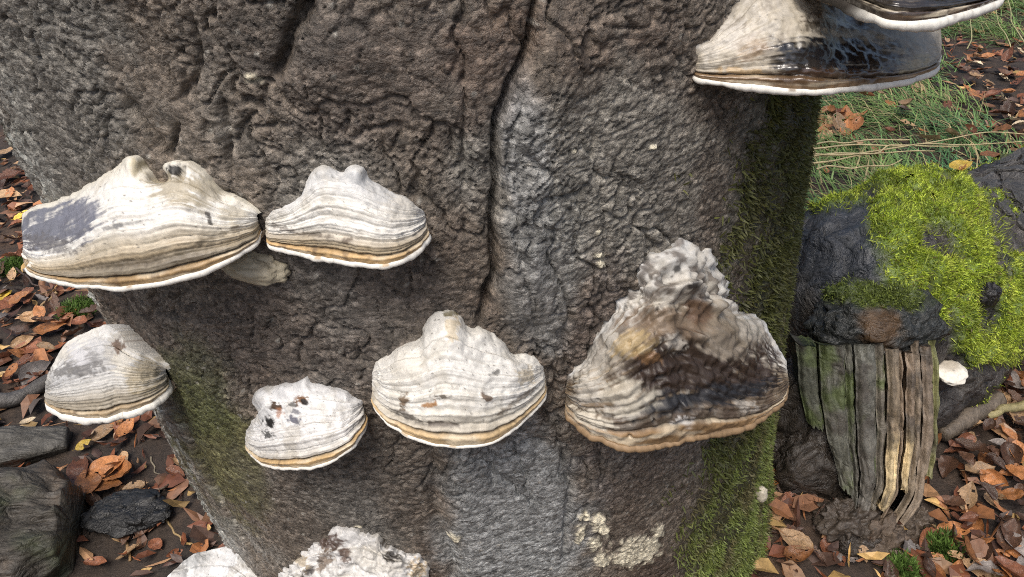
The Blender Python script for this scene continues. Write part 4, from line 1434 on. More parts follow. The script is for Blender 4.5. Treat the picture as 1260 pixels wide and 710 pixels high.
GYW, PALE, PNK, DRK = (0.105, 0.104, 0.082), (0.50, 0.39, 0.22), (0.20, 0.15, 0.105), (0.035, 0.028, 0.022)
SL = resample([(984, 424), (986, 480), (996, 530), (1016, 572), (1026, 602)], 130, 2)
SR = resample([(1156, 418), (1160, 480), (1158, 550), (1144, 622), (1092, 684)], 130, 2)
SZL = np.interp(np.linspace(0, 1, 130), [0, 0.35, 0.7, 1], [0.270, 0.195, 0.125, 0.075])
SZR = np.interp(np.linspace(0, 1, 130), [0, 0.3, 0.62, 0.85, 1], [0.265, 0.185, 0.095, 0.035, 0.005])


def slab(sv):
    """points of the split face for across-values sv: (130, len(sv), 3)"""
    pxs_ = SL[:, None, 0] + (SR - SL)[:, None, 0] * sv[None, :]
    pys_ = SL[:, None, 1] + (SR - SL)[:, None, 1] * sv[None, :]
    zz_ = SZL[:, None] + (SZR - SZL)[:, None] * sv[None, :]
    return ground_pt(pxs_, pys_, zz_)


def wood_strip(s0, s1, t0, t1, lift, cols, seed):
    rs_ = np.random.default_rng(seed)
    ns = max(8, int((s1 - s0) * 95))
    sv = np.linspace(s0, s1, ns)
    P = slab(sv)
    n_ = P.shape[0]
    full = slab(np.linspace(0, 1, 40))
    Nf = grid_normals(full)
    if (Nf * (CAM - full)).sum(-1).mean() < 0:
        Nf = -Nf
    jn = np.clip((sv * 39).round().astype(int), 0, 39)
    N = Nf[:, jn]
    i0, i1 = int(t0 * (n_ - 1)), int(t1 * (n_ - 1)) + 1
    tt_ = np.linspace(0, 1, n_)
    x_ = sv[None, :] * 0.17 + 0.0035 * noise2(tt_[:, None] * 5, sv[None, :] * 3, seed + 1)
    l_ = tt_[:, None] * 0.32
    e_ = np.minimum(sv - s0, s1 - sv) * 0.17
    e_ = e_[None, :] + 0.0022 * noise2(l_ * 40, sv[None, :] * 6, seed + 14)
    g = np.abs(fbm2(x_ * 330, l_ * 9, seed + 2, 4))
    big = np.exp(-(np.abs(noise2(x_ * 75, l_ * 5, seed + 3)) / 0.09) ** 2)
    chk = np.exp(-(np.abs(fbm2(x_ * 40, l_ * 34, seed + 4, 3)) / 0.03) ** 2) * sstep(0.1, 0.4, noise2(x_ * 30, l_ * 16, seed + 6))
    h_ = lift + 0.022 * np.sin(math.pi * sv)[None, :] + 0.0035 * (0.3 - g) - 0.0045 * big - 0.003 * chk + 0.006 * fbm2(x_ * 25, l_ * 12, seed + 5, 3)
    h_ = h_ - 0.010 * sstep(0.004, 0.0, e_)
    P = P + N * h_[..., None]
    P, N, g, big = P[i0:i1], N[i0:i1], g[i0:i1], big[i0:i1]
    # ragged ends
    along = P[-1] - P[-3]
    k_ = P.shape[0]
    rag = 0.020 * np.abs(fbm2(sv * 60, 0 * sv, seed + 7, 3))
    P[-8:] -= (np.linspace(0, 1, 8) ** 1.5)[:, None, None] * rag[None, :, None] * (along / np.linalg.norm(along, axis=1, keepdims=True))[None]
    f_ = np.linspace(t0, t1, k_)
    c = np.zeros(P.shape)
    for ch in range(3):
        c[..., ch] = np.interp(f_, [q_[0] for q_ in cols], [q_[1][ch] for q_ in cols])[:, None]
    c *= (0.75 + 1.3 * g - 0.0 * big + 0.35 * fbm3(P, 45, seed + 8, 4))[..., None]
    c = mixc(c, (0.050, 0.042, 0.034), 0.75 * sstep(0.08, 0.4, fbm3(P, 30, seed + 13, 4)))
    if sum(cols[0][1]) < 0.34:
        c = mixc(c, (0.075, 0.10, 0.030), 0.8 * sstep(0.05, 0.35, fbm3(P, 24, seed + 9, 4)))
    # closed body: front face, side walls, back
    Bk = P - N * 0.035
    nt_, nn = P.shape[:2]
    V = np.concatenate([P.reshape(-1, 3), Bk.reshape(-1, 3)], 0)
    C2 = np.concatenate([c.reshape(-1, 3), c.reshape(-1, 3) * 0.9], 0)
    F = grid_faces(nn, nt_)
    o_ = nt_ * nn
    rim_ = np.concatenate([np.arange(nn), np.arange(1, nt_) * nn + nn - 1, (nt_ - 1) * nn + np.arange(nn - 2, -1, -1), np.arange(nt_ - 2, 0, -1) * nn])
    r2 = np.roll(rim_, -1)
    W_ = np.stack([rim_, r2, r2 + o_, rim_ + o_], -1)
    return obj('wood_strip', mesh_np('wood_strip', V, np.concatenate([F, W_], 0), C2), M_WOOD, stub)


GD = (0.075, 0.078, 0.058)
for i_, (s0, s1, t0, t1, lf, cols) in enumerate([
        (0.00, 0.13, 0.02, 0.56, -0.006, [(0, GD), (1, GD)]),
        (0.135, 0.30, 0.00, 0.93, 0.002, [(0, GYW), (1, GYW)]),
        (0.305, 0.36, 0.00, 0.97, -0.003, [(0, GYW), (1, (0.09, 0.085, 0.07))]),
        (0.365, 0.50, 0.00, 0.96, 0.003, [(0, (0.12, 0.12, 0.10)), (1, (0.11, 0.10, 0.085))]),
        (0.505, 0.57, 0.00, 0.90, 0.000, [(0, (0.13, 0.115, 0.09)), (1, (0.15, 0.13, 0.10))]),
        (0.575, 0.67, 0.02, 0.86, 0.006, [(0, (0.15, 0.12, 0.085)), (0.42, (0.19, 0.145, 0.095)), (0.5, PALE), (1, PALE)]),
        (0.675, 0.715, 0.00, 0.95, -0.004, [(0, PNK), (1, PNK)]),
        (0.72, 0.785, 0.05, 0.72, 0.004, [(0, PNK), (0.38, PNK), (0.46, PALE), (1, PALE)]),
        (0.79, 0.855, 0.00, 1.00, -0.002, [(0, (0.16, 0.125, 0.09)), (1, (0.21, 0.165, 0.115))]),
        (0.86, 0.945, 0.03, 0.97, 0.001, [(0, (0.15, 0.115, 0.085)), (1, (0.25, 0.195, 0.14))]),
        (0.95, 1.00, 0.00, 0.62, -0.003, [(0, (0.16, 0.165, 0.065)), (1, (0.13, 0.12, 0.06))])]):
    wood_strip(s0, s1, t0, t1, lf, cols, 401 + i_ * 17)


def dark_rot(V):
    c = np.zeros((len(V), 3)) + np.array(DRK)
    k_ = fbm3(V, 30, 421, 4)
    c = mixc(c, (0.055, 0.043, 0.032), sstep(0.1, 0.5, k_))
    return c


lump('rotten_core', M_WETWOOD, pxp(1075, 540, 0.09) + np.array([0.0, 0.07, 0]), (0.085, 0.07, 0.16), DRK, rot=(-0.35, 0, 0), amp=0.14, seed=31, colfn=dark_rot, parent=stub)
lump('rotten_core', M_WETWOOD, pxp(1010, 590, 0.05) + np.array([0.0, 0.03, 0]), (0.075, 0.06, 0.075), DRK, amp=0.22, fine=0.12, seed=32, colfn=dark_rot, parent=stub)
lump('rotten_core', M_WETWOOD, pxp(1062, 668, 0.02), (0.045, 0.035, 0.03), DRK, amp=0.25, fine=0.15, seed=33, colfn=dark_rot, parent=stub)
lump('rotten_core', M_WETWOOD, pxp(985, 540, 0.10) + np.array([0.02, 0.06, 0]), (0.06, 0.06, 0.11), DRK, amp=0.2, fine=0.12, seed=34, colfn=dark_rot, parent=stub)
lump('broken_end', M_WOOD, pxp(1045, 640, 0.04), (0.05, 0.035, 0.032), (0.055, 0.042, 0.031), rot=(0, 0.3, 0.4), amp=0.3, fine=0.25, seed=36, nu=80, nv=50, parent=stub)
lump('broken_end', M_WOOD, pxp(1078, 662, 0.03), (0.045, 0.03, 0.03), (0.085, 0.062, 0.044), rot=(0.2, -0.2, 0.8), amp=0.3, fine=0.25, seed=37, nu=80, nv=50, parent=stub)
lump('broken_end', M_WOOD, pxp(1118, 640, 0.02), (0.03, 0.025, 0.03), (0.075, 0.056, 0.04), rot=(0.1, 0.2, 0.2), amp=0.3, fine=0.25, seed=38, nu=80, nv=50, parent=stub)
lump('broken_end', M_WOOD, pxp(1092, 672, 0.015), (0.03, 0.022, 0.02), (0.21, 0.155, 0.10), amp=0.3, fine=0.2, seed=35, parent=stub)


# ------------------------------------------------------------------ dead conk, knob and small pale bracket on the log
def conk_col(V):
    x_, y_ = proj(V)
    c = np.zeros((len(V), 3)) + np.array([0.028, 0.030, 0.028])
    wob_ = 0.6 * fbm3(V, 60, 431, 3)
    c = mixc(c, (0.075, 0.10, 0.025), 0.9 * blob(x_, y_, (1070, 362, 70, 16, 5), wob_))
    c = mixc(c, (0.085, 0.05, 0.024), 0.9 * blob(x_, y_, (1085, 405, 30, 26, 0), wob_))
    return c


o = lump('dead_bracket', M_WETWOOD, pxp(1076, 397, 0.262), (0.086, 0.066, 0.056), DRK, rot=(0.15, 0.12, 0), amp=0.17, fine=0.12, seed=41, nu=90, nv=60, flat=-0.72, colfn=conk_col)
tag(o, 'blackened dead bracket with green top jutting over the split stub', 'fungus')
_n = len(o.data.vertices)
_co, _no = np.zeros(_n * 3), np.zeros(_n * 3)
o.data.vertices.foreach_get('co', _co)
o.data.vertices.foreach_get('normal', _no)
_co, _no = _co.reshape(-1, 3), _no.reshape(-1, 3)
_gm = np.where(conk_col(_co)[:, 1] > 0.062)[0]
_ix = RNG.choice(_gm, 5000)
_pp = _co[_ix] + RNG.normal(0, 0.0018, (5000, 3))
_cc = mixc(np.zeros((5000, 3)) + np.array([0.10, 0.13, 0.03]), (0.24, 0.30, 0.06), RNG.random(5000) ** 2) * RNG.uniform(0.5, 1.3, (5000, 1))
V, F, cc = fronds(_pp, _no[_ix] * np.sign((_no[_ix] * (_co[_ix] - _co.mean(0))).sum(1))[:, None], _cc, 0.0050, 0.0011, lean=0.8)
m_ = obj('moss', mesh_np('moss', V, F, cc, smooth=False), M_MOSS, o)
tag(m_, kind='stuff')
o = lump('dead_bracket', M_WETWOOD, log_at(1215, 366, 0.006), (0.017, 0.016, 0.021), (0.022, 0.021, 0.022), amp=0.16, seed=42)
tag(o, 'small round black knob sticking out of the mossy log', 'fungus')


def pale_col(V):
    c = np.zeros((len(V), 3)) + np.array([0.66, 0.62, 0.54])
    k_ = (V[:, 2] - V[:, 2].min()) / (V[:, 2].max() - V[:, 2].min())
    return mixc(c, (0.30, 0.25, 0.19), sstep(0.72, 0.95, k_) * 0.7)


o = lump('small_bracket', M_FUNGUS, log_at(1170, 459, 0.010), (0.023, 0.020, 0.007), WH, rot=(0.35, 0, 0.1), amp=0.1, seed=43, colfn=pale_col)
tag(o, 'tiny cream shelf fungus low on the side of the mossy log', 'fungus')

# flat pale patch under the largest bracket, and pale edges low on the right flank
def on_trunk(px, py, out=0.0):
    P, ok_ = trunk_hit(np.array([float(px)]), np.array([float(py)]))
    P = P[0]
    a_ = axis_xy(P[2:3])[0]
    th_ = math.atan2(P[0] - a_[0], -(P[1] - a_[1]))
    h_, _, _, _ = bark_height(np.array([th_]), np.array([P[2]]), False)
    return trunk_pt(np.array([th_]), np.array([P[2]]), np.array([RT + h_[0] + out]))[0], th_


P_, th_ = on_trunk(311, 330, 0.002)
o = lump('young_bracket', M_FUNGUS, P_, (0.026, 0.012, 0.011), (0.40, 0.355, 0.26), rot=(0.2, 0.15, th_), amp=0.16, fine=0.06, seed=44)
tag(o, 'flat dull cream young bracket tucked under the right end of the largest bracket', 'fungus')
P_, th_ = on_trunk(926, 700, 0.006)
o = lump('young_bracket', M_FUNGUS, P_, (0.03, 0.03, 0.016), (0.36, 0.29, 0.20), rot=(0, 0, th_), amp=0.12, seed=45)
tag(o, 'tan bracket edge at the foot of the mossy right flank', 'fungus')
P_, th_ = on_trunk(930, 606, 0.008)
o = lump('young_bracket', M_FUNGUS, P_, (0.007, 0.008, 0.013), (0.50, 0.45, 0.35), rot=(0, 0, th_), amp=0.12, seed=46)
tag(o, 'tiny pale fungus peeping out of the moss on the right flank', 'fungus')

# ------------------------------------------------------------------ wood lying at the lower left
wl = empty('weathered_log', tuple(pxp(40, 660, 0.0)))
tag(wl, 'smooth olive-grey barkless log in the bottom left corner', 'log')
A_ = pxp(92, 648, 0.045)


def wl_disp(Q, PH, rr):
    g = np.abs(fbm2(PH * 5 + 0.7 * noise2(Q * 9, PH * 2, 504), Q * 3.5, 502, 4))
    return 0.022 * fbm2(Q * 5, PH * 0.9, 501, 3) + sstep(0.02, 0.10, Q) * (0.005 * (0.25 - g) - 0.007 * np.exp(-(g / 0.035) ** 2)) + 0.02 * fbm2(Q * 22, PH * 2.5, 507, 3) * sstep(0.15, 0.0, Q) + 0.004 * fbm2(Q * 40, PH * 6, 505, 3) - 0.035 * sstep(0.05, 0.0, Q) - 0.05 * np.exp(-((Q - 0.05) / 0.035) ** 2 - ((PH - 1.9) / 0.5) ** 2)


WP, WD, WQ, WPH, WC = sweep([A_, A_ + np.array([-0.22, -0.03, 0.0]), A_ + np.array([-0.9, -0.12, 0.0]), A_ + np.array([-1.6, -0.2, 0.0])], [0.10, 0.12, 0.13, 0.13], 240, 300, wl_disp)
wc = np.zeros(WQ.shape + (3,)) + np.array([0.042, 0.036, 0.028])
wk = fbm3(WP, 14, 503, 4)
wc = mixc(wc, (0.042, 0.048, 0.025), sstep(0.05, 0.45, wk))
wc = mixc(wc, (0.070, 0.052, 0.036), sstep(0.05, 0.4, -wk))
wc *= (1 + 0.8 * np.clip(fbm2(WPH * 16, WQ * 5, 506, 3), -0.6, 0.6))[..., None]
obj('log_body', tube_mesh('log_body', WP, wc), M_WOODX, wl)
B_ = pxp(25, 552, 0.03)
rb = empty('broken_branch', tuple(B_))
tag(rb, 'short grey split branch lying above the bottom left log', 'branch')
BP, BD, BQ, BPH, BC = sweep([B_ + np.array([0.075, 0.02, -0.01]), B_, B_ + np.array([-0.3, -0.05, 0.02])], [0.03, 0.045, 0.05], 40, 70,
                            lambda Q, PH, rr: 0.008 * fbm2(Q * 8, PH * 1.2, 511, 3) - 0.010 * np.abs(np.sin(PH * 2 + 0.6)))
bc_ = np.zeros(BQ.shape + (3,)) + np.array([0.058, 0.055, 0.048])
bc_ *= (1 + 0.5 * fbm3(BP, 40, 512, 3))[..., None]
obj('branch_body', tube_mesh('branch_body', BP, bc_), M_WOODX, rb)
o = lump('charred_chunk', M_WETWOOD, pxp(157, 630, 0.035), (0.064, 0.040, 0.014), (0.013, 0.013, 0.013), rot=(0.1, 0.05, 0.1), amp=0.16, fine=0.12, seed=51, nu=80, nv=40)
tag(o, 'flat black lens-shaped dead bracket lying on the soil at lower left', 'fungus')


def stick(name, a_, b_, r0, r1, col, label, cat, seed, group=None, bend=0.02, mat=None):
    a_, b_ = np.array(a_), np.array(b_)
    rs_ = np.random.default_rng(seed)
    n_ = 6
    pts = [a_ + (b_ - a_) * k_ + (rs_.normal(0, bend, 3) * np.array([1, 1, 0.3]) if 0 < k_ < 1 else 0) for k_ in np.linspace(0, 1, n_)]
    P, D, Q, PH, Cn = sweep(pts, np.linspace(r0, r1, n_), 10, 40, lambda Q, PH, rr: rr * 0.25 * fbm2(Q * 30, PH, seed, 2))
    c = np.zeros(Q.shape + (3,)) + np.array(col)
    c *= (1 + 0.4 * fbm3(P, 60, seed, 3))[..., None]
    o = obj(name, tube_mesh(name, P, c), mat or M_WOOD)
    return tag(o, label, cat, group)


stick('stick', pxp(62, 466, 0.03), pxp(-25, 512, 0.03), 0.012, 0.017, (0.07, 0.065, 0.06), 'thick grey stick lying at the left edge beside the grey-and-white bracket', 'stick', 601, bend=0.01)
stick('twig', pxp(215, 560, 0.02), pxp(180, 640, 0.03), 0.002, 0.0012, (0.10, 0.075, 0.05), 'thin curved twig on the soil beside the flat black bracket', 'twig', 602)
stick('twig', pxp(186, 562, 0.02), pxp(200, 592, 0.02), 0.0016, 0.001, (0.20, 0.17, 0.12), 'short pale twig between the leaf cluster and the trunk', 'twig', 603, bend=0.004)
stick('twig', pxp(140, 655, 0.015), pxp(160, 690, 0.015), 0.003, 0.002, (0.24, 0.15, 0.07), 'tan twig below the flat black bracket', 'twig', 604, bend=0.004)
stick('twig', pxp(205, 640, 0.02), pxp(230, 672, 0.02), 0.002, 0.001, (0.30, 0.21, 0.10), 'pale needle-thin twig above the lowest left bracket', 'twig', 605, bend=0.006)
stick('twig', pxp(70, 360, 0.03), pxp(45, 385, 0.02), 0.004, 0.002, (0.30, 0.20, 0.10), 'straw-coloured twig just below the largest bracket', 'twig', 606, bend=0.004)
stick('twig', pxp(20, 330, 0.02), pxp(48, 352, 0.02), 0.003, 0.002, (0.06, 0.04, 0.03), 'dark twig at the left edge under the largest bracket', 'twig', 607, bend=0.004)
stick('branch', pxp(1160, 535, 0.03), pxp(1225, 492, 0.03), 0.013, 0.020, (0.11, 0.088, 0.066), 'rotting grey-brown branch lying along the foot of the mossy log', 'branch', 608, bend=0.002)
stick('twig', pxp(1215, 512, 0.03), pxp(1270, 492, 0.05), 0.006, 0.008, (0.22, 0.19, 0.09), 'yellowish twig in the leaves at the right edge', 'twig', 609, bend=0.004)
for i_, (p0, p1) in enumerate([((1000, 178), (1120, 172)), ((995, 184), (1270, 166)), ((990, 189), (1262, 174)), ((985, 195), (1180, 180)), ((1000, 201), (1150, 186)), ((1005, 208), (1110, 196))]):
    stick('dry_grass_stem', pxp(p0[0], p0[1], 0.16 + 0.01 * (i_ % 3)), pxp(p1[0], p1[1], 0.17 + 0.008 * (i_ % 2)), 0.0022, 0.0012, (0.50, 0.42, 0.24), 'long straw-coloured grass stem behind the mossy log, %s of six' % ('topmost', 'second from top', 'third from top', 'fourth from top', 'fifth from top', 'lowest')[i_], 'grass stem', 620 + i_, group='dry grass stems behind the log', bend=0.017, mat=M_GRASS)
for i_, (p0, p1, lb) in enumerate([((1190, 60), (1200, 0), 'left'), ((1245, 70), (1225, 5), 'middle'), ((1262, 55), (1235, -10), 'right')]):
    stick('dry_grass_stem', pxp(p0[0], p0[1], 0.01), pxp(p1[0], p1[1], 0.10), 0.0022, 0.0012, (0.40, 0.38, 0.2), 'upright pale grass stem in the top right corner, %s of three' % ('leftmost', 'middle one', 'rightmost')[i_], 'grass stem', 640 + i_, bend=0.01, mat=M_GRASS)


# ------------------------------------------------------------------ fallen beech leaves
def leaf_mesh(seed):
    rs_ = np.random.default_rng(seed)
    n, m = 13, 9
    t_ = np.linspace(0, 1, n)
    w_ = 0.31 * np.sin(math.pi * t_ ** 0.85) ** 0.8 * (1 - 0.25 * t_)
    v_ = np.linspace(-1, 1, m)
    Tt, Vv = np.meshgrid(t_, v_, indexing='ij')
    X = Tt - 0.5
    Y = w_[:, None] * Vv
    Y = Y * (1 + 0.05 * np.sign(Vv) * np.cos(Tt * 40) * (np.abs(Vv) > 0.9))
    fold, curl, tw = rs_.uniform(-0.1, 0.5), rs_.uniform(-0.4, 0.7), rs_.uniform(-0.8, 0.8)
    Z = fold * np.abs(Y) + curl * X ** 2 + tw * X * Y + 0.012 * np.cos(Tt * 44 - np.abs(Vv) * 5) * np.abs(Vv)
    Z += 0.08 * fbm2(X * 3 + seed, Y * 3, seed, 2) + rs_.uniform(0, 0.8) * np.maximum(np.abs(Vv) - 0.55, 0) * w_[:, None]
    Z -= Z.min()
    P = np.stack([X, Y, Z], -1).reshape(-1, 3)
    c = np.ones((n, m, 3)) * (0.85 + 0.3 * (np.abs(Vv) > 0.15))[..., None]
    c *= (1 + 0.14 * np.cos(Tt * 44 - np.abs(Vv) * 5))[..., None]
    # stalk
    st_ = np.array([(-0.5, -0.008, 0), (-0.5, 0.008, 0), (-0.66, 0.006, 0.02), (-0.66, -0.006, 0.02)]) + np.array([0, 0, P[m // 2, 2]])
    V = np.concatenate([P, st_], 0)
    gf = grid_faces(m, n)
    if seed % 2:
        cen_ = P[gf].mean(1)
        gf = gf[(fbm2(cen_[:, 0] * 4.5 + seed, cen_[:, 1] * 4.5, seed + 3, 2) + 0.9 * (np.abs(cen_[:, 1]) < 0.05)) > -0.28]
    F = np.concatenate([gf, [[n * m, n * m + 1, n * m + 2, n * m + 3]]], 0)
    return mesh_np('fallen_leaf', V, F, np.concatenate([c.reshape(-1, 3), np.full((4, 3), 0.7)], 0))


def leaf_mat(name, color):
    m = material(name, rough=0.28, var=0.35, var_scale=9, bump=0.3, bump_scale=30, island=0.45, trans=0.12, bdist=0.02, rough_var=0.1)
    t = m.node_tree
    at = [n for n in t.nodes if n.type == 'ATTRIBUTE'][0]
    vm = [n for n in t.nodes if n.type == 'VECT_MATH'][0]
    mu = t.nodes.new('ShaderNodeVectorMath')
    mu.operation = 'MULTIPLY'
    mu.inputs[1].default_value = color
    t.links.new(at.outputs['Color'], mu.inputs[0])
    t.links.new(mu.outputs[0], vm.inputs[0])
    return m


LM = {'copper': leaf_mat('copper_leaf', (0.34, 0.145, 0.055)), 'dark': leaf_mat('dark_brown_leaf', (0.085, 0.045, 0.028)),
      'tan': leaf_mat('tan_leaf', (0.38, 0.245, 0.135)), 'yellow': leaf_mat('yellow_leaf', (0.62, 0.43, 0.07)),
      'red': leaf_mat('red_brown_leaf', (0.20, 0.08, 0.042)), 'grey': leaf_mat('grey_leaf', (0.20, 0.175, 0.16)), 'pale': leaf_mat('pale_leaf', (0.62, 0.50, 0.34))}
LEAVES = {}
for kname in LM:
    LEAVES[kname] = []
    for q_ in range(5):
        me = leaf_mesh(700 + q_ * 7 + 2 * (len(kname) // 2))
        me.materials.append(LM[kname])
        LEAVES[kname].append(me)
lrs = np.random.default_rng(77)


def put_leaf(px, py, kind, size, label, group=None, az=None, z=None, tilt=0.25, lift=0.006):
    if z is None:
        g_ = pxp(px, py, 0.02)
        zg = float(ground_z(np.array([g_[0]]), np.array([g_[1]]))[0])
        g_ = pxp(px, py, zg + lift)
    else:
        g_ = log_at(px, py, z)
    o = bpy.data.objects.new('fallen_leaf', LEAVES[kind][int(lrs.integers(0, 5))])
    o.location = tuple(g_)
    size *= 0.87
    o.scale = (size, size * float(lrs.uniform(0.85, 1.1)), size)
    o.rotation_euler = (float(lrs.normal(0, tilt)), float(lrs.normal(0, tilt)), float(lrs.uniform(0, 6.28)) if az is None else az)
    link(o)
    return tag(o, label, 'leaf', group)


SINGLE = [
    (103, 547, 'yellow', 0.035, 'small bright yellow leaf above the copper leaf cluster at lower left', 0.5),
    (157, 527, 'copper', 0.060, 'single brown leaf standing just below the grey-and-white left bracket', 1.4),
    (100, 580, 'red', 0.085, 'red-brown leaf at the left of the lower left leaf cluster', 1.9),
    (108, 595, 'copper', 0.085, 'copper leaf lowest at the left of the lower left leaf cluster', 2.2),
    (135, 575, 'copper', 0.075, 'orange-brown leaf at the top of the lower left leaf cluster', 0.3),
    (150, 583, 'copper', 0.085, 'ribbed copper leaf at the right of the lower left leaf cluster', -0.3),
    (128, 598, 'copper', 0.085, 'ribbed orange leaf at the lower middle of the lower left leaf cluster', -0.2),
    (168, 600, 'tan', 0.05, 'tan leaf touching the top of the flat black bracket', 0.2),
    (32, 265, 'yellow', 0.075, 'amber leaf beside the left tip of the largest bracket', 0.4),
    (10, 242, 'tan', 0.085, 'pale tan leaf at the left edge above the amber leaf', 0.1),
    (5, 188, 'tan', 0.09, 'tan leaf at the left edge, topmost on that side', 1.2),
    (8, 218, 'red', 0.11, 'red-brown leaf at the left edge between two tan leaves', 0.3),
    (5, 365, 'yellow', 0.06, 'yellow leaf at the left edge under the largest bracket', 1.0),
    (36, 388, 'pale', 0.045, 'pale cream leaf near the left edge above the grey-and-white bracket', 0.2),
    (40, 430, 'red', 0.08, 'red leaf pressed against the left of the grey-and-white bracket', 0.2),
    (45, 460, 'grey', 0.085, 'slate-grey leaf left of the grey-and-white bracket', 1.2),
    (62, 404, 'copper', 0.08, 'pinkish copper leaf left of the crown of the grey-and-white bracket', 0.2),
    (35, 519, 'pale', 0.032, 'small cream leaf at the left above the split branch', 0.5),
    (953, 588, 'copper', 0.055, 'orange leaf in the dark gap between trunk and stub', 0.6),
    (947, 638, 'tan', 0.045, 'yellowish tan leaf low in the gap right of the trunk', 1.2),
    (978, 665, 'tan', 0.06, 'pinkish tan leaf in the dark soil below the stub', 2.4),
    (982, 683, 'copper', 0.05, 'orange leaf at the bottom below the dark rotten wood', 0.1),
    (1218, 475, 'tan', 0.07, 'wet tan leaf beside the mossy log foot at the right edge', 0.4),
]
for (x_, y_, k_, s_, lb_, az_) in SINGLE:
    put_leaf(x_, y_, k_, s_, lb_, az=az_, tilt=0.15, lift=0.014)
# on the log and the grass
put_leaf(1176, 173, 'yellow', 0.055, 'orange-yellow leaf lying on top of the log beside the straw', z=0.006, az=0.3, tilt=0.1)
put_leaf(1210, 176, 'copper', 0.06, 'brown leaf on top of the log, rightmost of the pair in the straw', z=0.006, az=0.1, tilt=0.1)
put_leaf(1186, 203, 'copper', 0.035, 'small orange leaf on the cracked log bark', z=0.006, az=0.8, tilt=0.1)


def in_poly(x, y, poly):
    c = False
    j = len(poly) - 1
    for i in range(len(poly)):
        if (poly[i][1] > y) != (poly[j][1] > y) and x < (poly[j][0] - poly[i][0]) * (y - poly[i][1]) / (poly[j][1] - poly[i][1]) + poly[i][0]:
            c = not c
        j = i
    return c


def scatter(poly, n, kinds, sizes, labels, group, lift=0.012, tilt=0.35, mind=9):
    xs = [p_[0] for p_ in poly]
    ys = [p_[1] for p_ in poly]
    done = []
    tries = 0
    while len(done) < n and tries < n * 60:
        tries += 1
        x_, y_ = lrs.uniform(min(xs), max(xs)), lrs.uniform(min(ys), max(ys))
        if not in_poly(x_, y_, poly) or any(math.hypot(x_ - a_, y_ - b_) < mind for a_, b_ in done):
            continue
        g_ = pxp(x_, y_, 0.02)
        if in_trunk(g_[0], g_[1], 0.43):
            continue
        done.append((x_, y_))
    # every leaf gets its own place in words: row by height in the picture, then order from the left
    ys_ = sorted(q_[1] for q_ in done)
    nrow = 1 if n < 16 else (2 if n < 30 else 4)
    rows_ = {1: [''], 2: ['upper ', 'lower '], 4: ['top row, ', 'upper middle row, ', 'lower middle row, ', 'bottom row, ']}[nrow]
    bins = {}
    for (x_, y_) in done:
        r_ = min(nrow - 1, int(nrow * ys_.index(y_) / len(ys_)))
        k_ = kinds[int(lrs.integers(0, len(kinds)))]
        bins.setdefault((r_, k_), []).append((x_, y_))
    for (r_, k_), lst in bins.items():
        lst.sort()
        for i_, (x_, y_) in enumerate(lst):
            if len(lst) == 1:
                od = 'only '
            elif i_ == 0:
                od = 'leftmost '
            elif i_ == len(lst) - 1:
                od = 'rightmost '
            else:
                od = ORD[i_] + '-from-left '
            put_leaf(x_, y_, k_, float(lrs.uniform(*sizes)), '%s%s, %s%s' % (od, KW[k_], rows_[r_], labels), group, tilt=tilt, lift=float(lrs.uniform(0.006, lift)))


ORD = ['first', 'second', 'third', 'fourth', 'fifth', 'sixth', 'seventh', 'eighth', 'ninth', 'tenth', 'eleventh', 'twelfth', 'thirteenth', 'fourteenth', 'fifteenth', 'sixteenth', 'seventeenth', 'eighteenth']
KW = {'copper': 'copper beech leaf', 'dark': 'dark brown beech leaf', 'tan': 'tan beech leaf', 'yellow': 'yellow beech leaf', 'red': 'red-brown beech leaf', 'grey': 'greyed beech leaf', 'pale': 'bleached beech leaf'}
scatter([(1165, 560), (1200, 470), (1265, 440), (1265, 710), (1140, 710), (1150, 640)], 84, ['copper', 'copper', 'red', 'red', 'dark', 'tan', 'dark', 'grey'], (0.03, 0.062), 'litter below the log', 'leaves below the log', lift=0.035)
scatter([(0, 170), (12, 170), (45, 250), (95, 350), (130, 400), (60, 420), (50, 500), (0, 470)], 60, ['copper', 'red', 'dark', 'tan', 'dark', 'grey', 'red'], (0.04, 0.075), 'litter left of trunk', 'leaves left of the trunk', lift=0.03)
scatter([(60, 510), (190, 500), (240, 600), (285, 680), (120, 700), (105, 620)], 22, ['dark', 'dark', 'red', 'tan', 'copper'], (0.03, 0.055), 'soil between trunk and bottom left log', 'leaves on the soil at lower left')
scatter([(1180, 75), (1262, 50), (1262, 165), (1225, 160)], 28, ['copper', 'tan', 'dark', 'red', 'pale', 'dark'], (0.045, 0.085), 'leaf patch right of the grass', 'leaves right of the grass', lift=0.03)
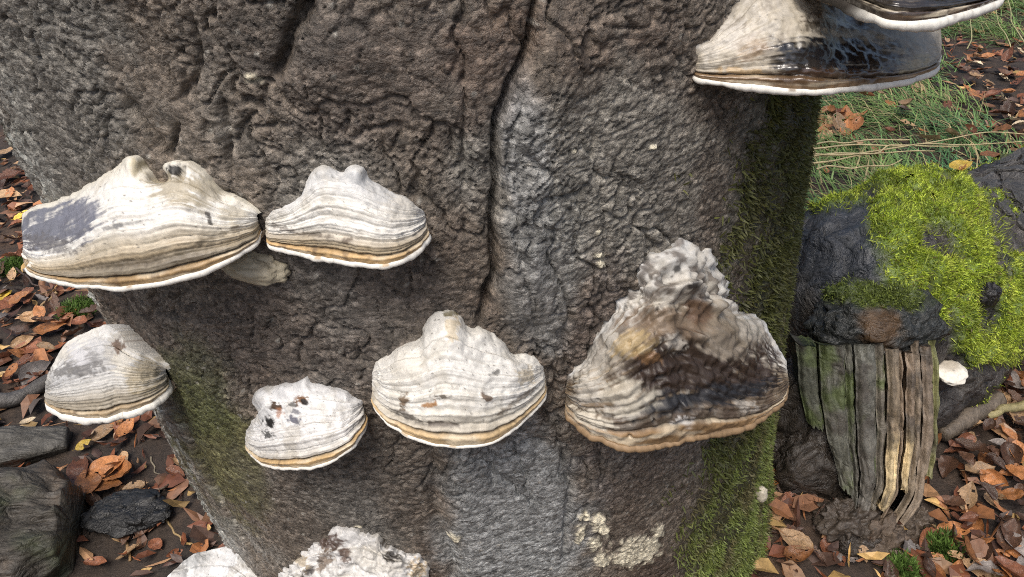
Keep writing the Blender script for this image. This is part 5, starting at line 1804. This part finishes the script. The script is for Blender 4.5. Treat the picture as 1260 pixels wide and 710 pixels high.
scatter([(1000, 130), (1060, 130), (1050, 185), (1000, 185)], 14, ['copper', 'tan', 'copper', 'red'], (0.06, 0.10), 'grass between trunk and log', 'leaves beside the trunk', lift=0.04)
scatter([(1060, 110), (1200, 90), (1240, 160), (1080, 180)], 14, ['tan', 'copper', 'tan', 'red'], (0.05, 0.09), 'grass behind the log', 'leaves on the grass', lift=0.06, mind=18)
scatter([(940, 560), (985, 560), (1050, 690), (940, 700)], 10, ['dark', 'dark', 'red', 'copper'], (0.035, 0.06), 'dark gap between trunk and stub', 'leaves in the gap beside the stub')
scatter([(1000, 665), (1140, 660), (1150, 710), (980, 710)], 14, ['dark', 'tan', 'grey', 'red'], (0.025, 0.045), 'soil at the foot of the stub', 'leaves at the foot of the stub')

# small green sprigs: moss cushions on the soil and a seedling at the left edge
def cushion(px, py, r, n, seed, label):
    rs_ = np.random.default_rng(seed)
    c0 = pxp(px, py, 0.02)
    a_ = rs_.uniform(0, 6.28, n)
    d_ = r * np.sqrt(rs_.random(n))
    P = np.stack([c0[0] + d_ * np.cos(a_), c0[1] + d_ * np.sin(a_), 0 * a_], -1)
    P[:, 2] = ground_z(P[:, 0], P[:, 1]) + 0.012 * (1 - (d_ / r) ** 2) + 0.003
    N = np.stack([np.cos(a_) * d_ / r * 0.6, np.sin(a_) * d_ / r * 0.6, 0 * a_ + 1], -1)
    c = np.array([0.10, 0.17, 0.035]) * rs_.uniform(0.5, 1.4, (n, 1))
    V, F, cc = fronds(P, N, c, 0.012, 0.0022, lean=0.5, rng=rs_)
    o = obj('moss_cushion', mesh_np('moss_cushion', V, F, cc, smooth=False), M_MOSS)
    return tag(o, label, 'moss', kind=None)


cushion(1162, 676, 0.022, 900, 801, 'bright green moss tuft in the litter at lower right')
cushion(1108, 705, 0.022, 800, 802, 'green moss tuft at the bottom edge below the stub')
cushion(12, 325, 0.030, 700, 803, 'green moss tuft at the left edge beside the largest bracket')
cushion(95, 378, 0.040, 900, 804, 'dull green moss tuft on the soil between the two left brackets')
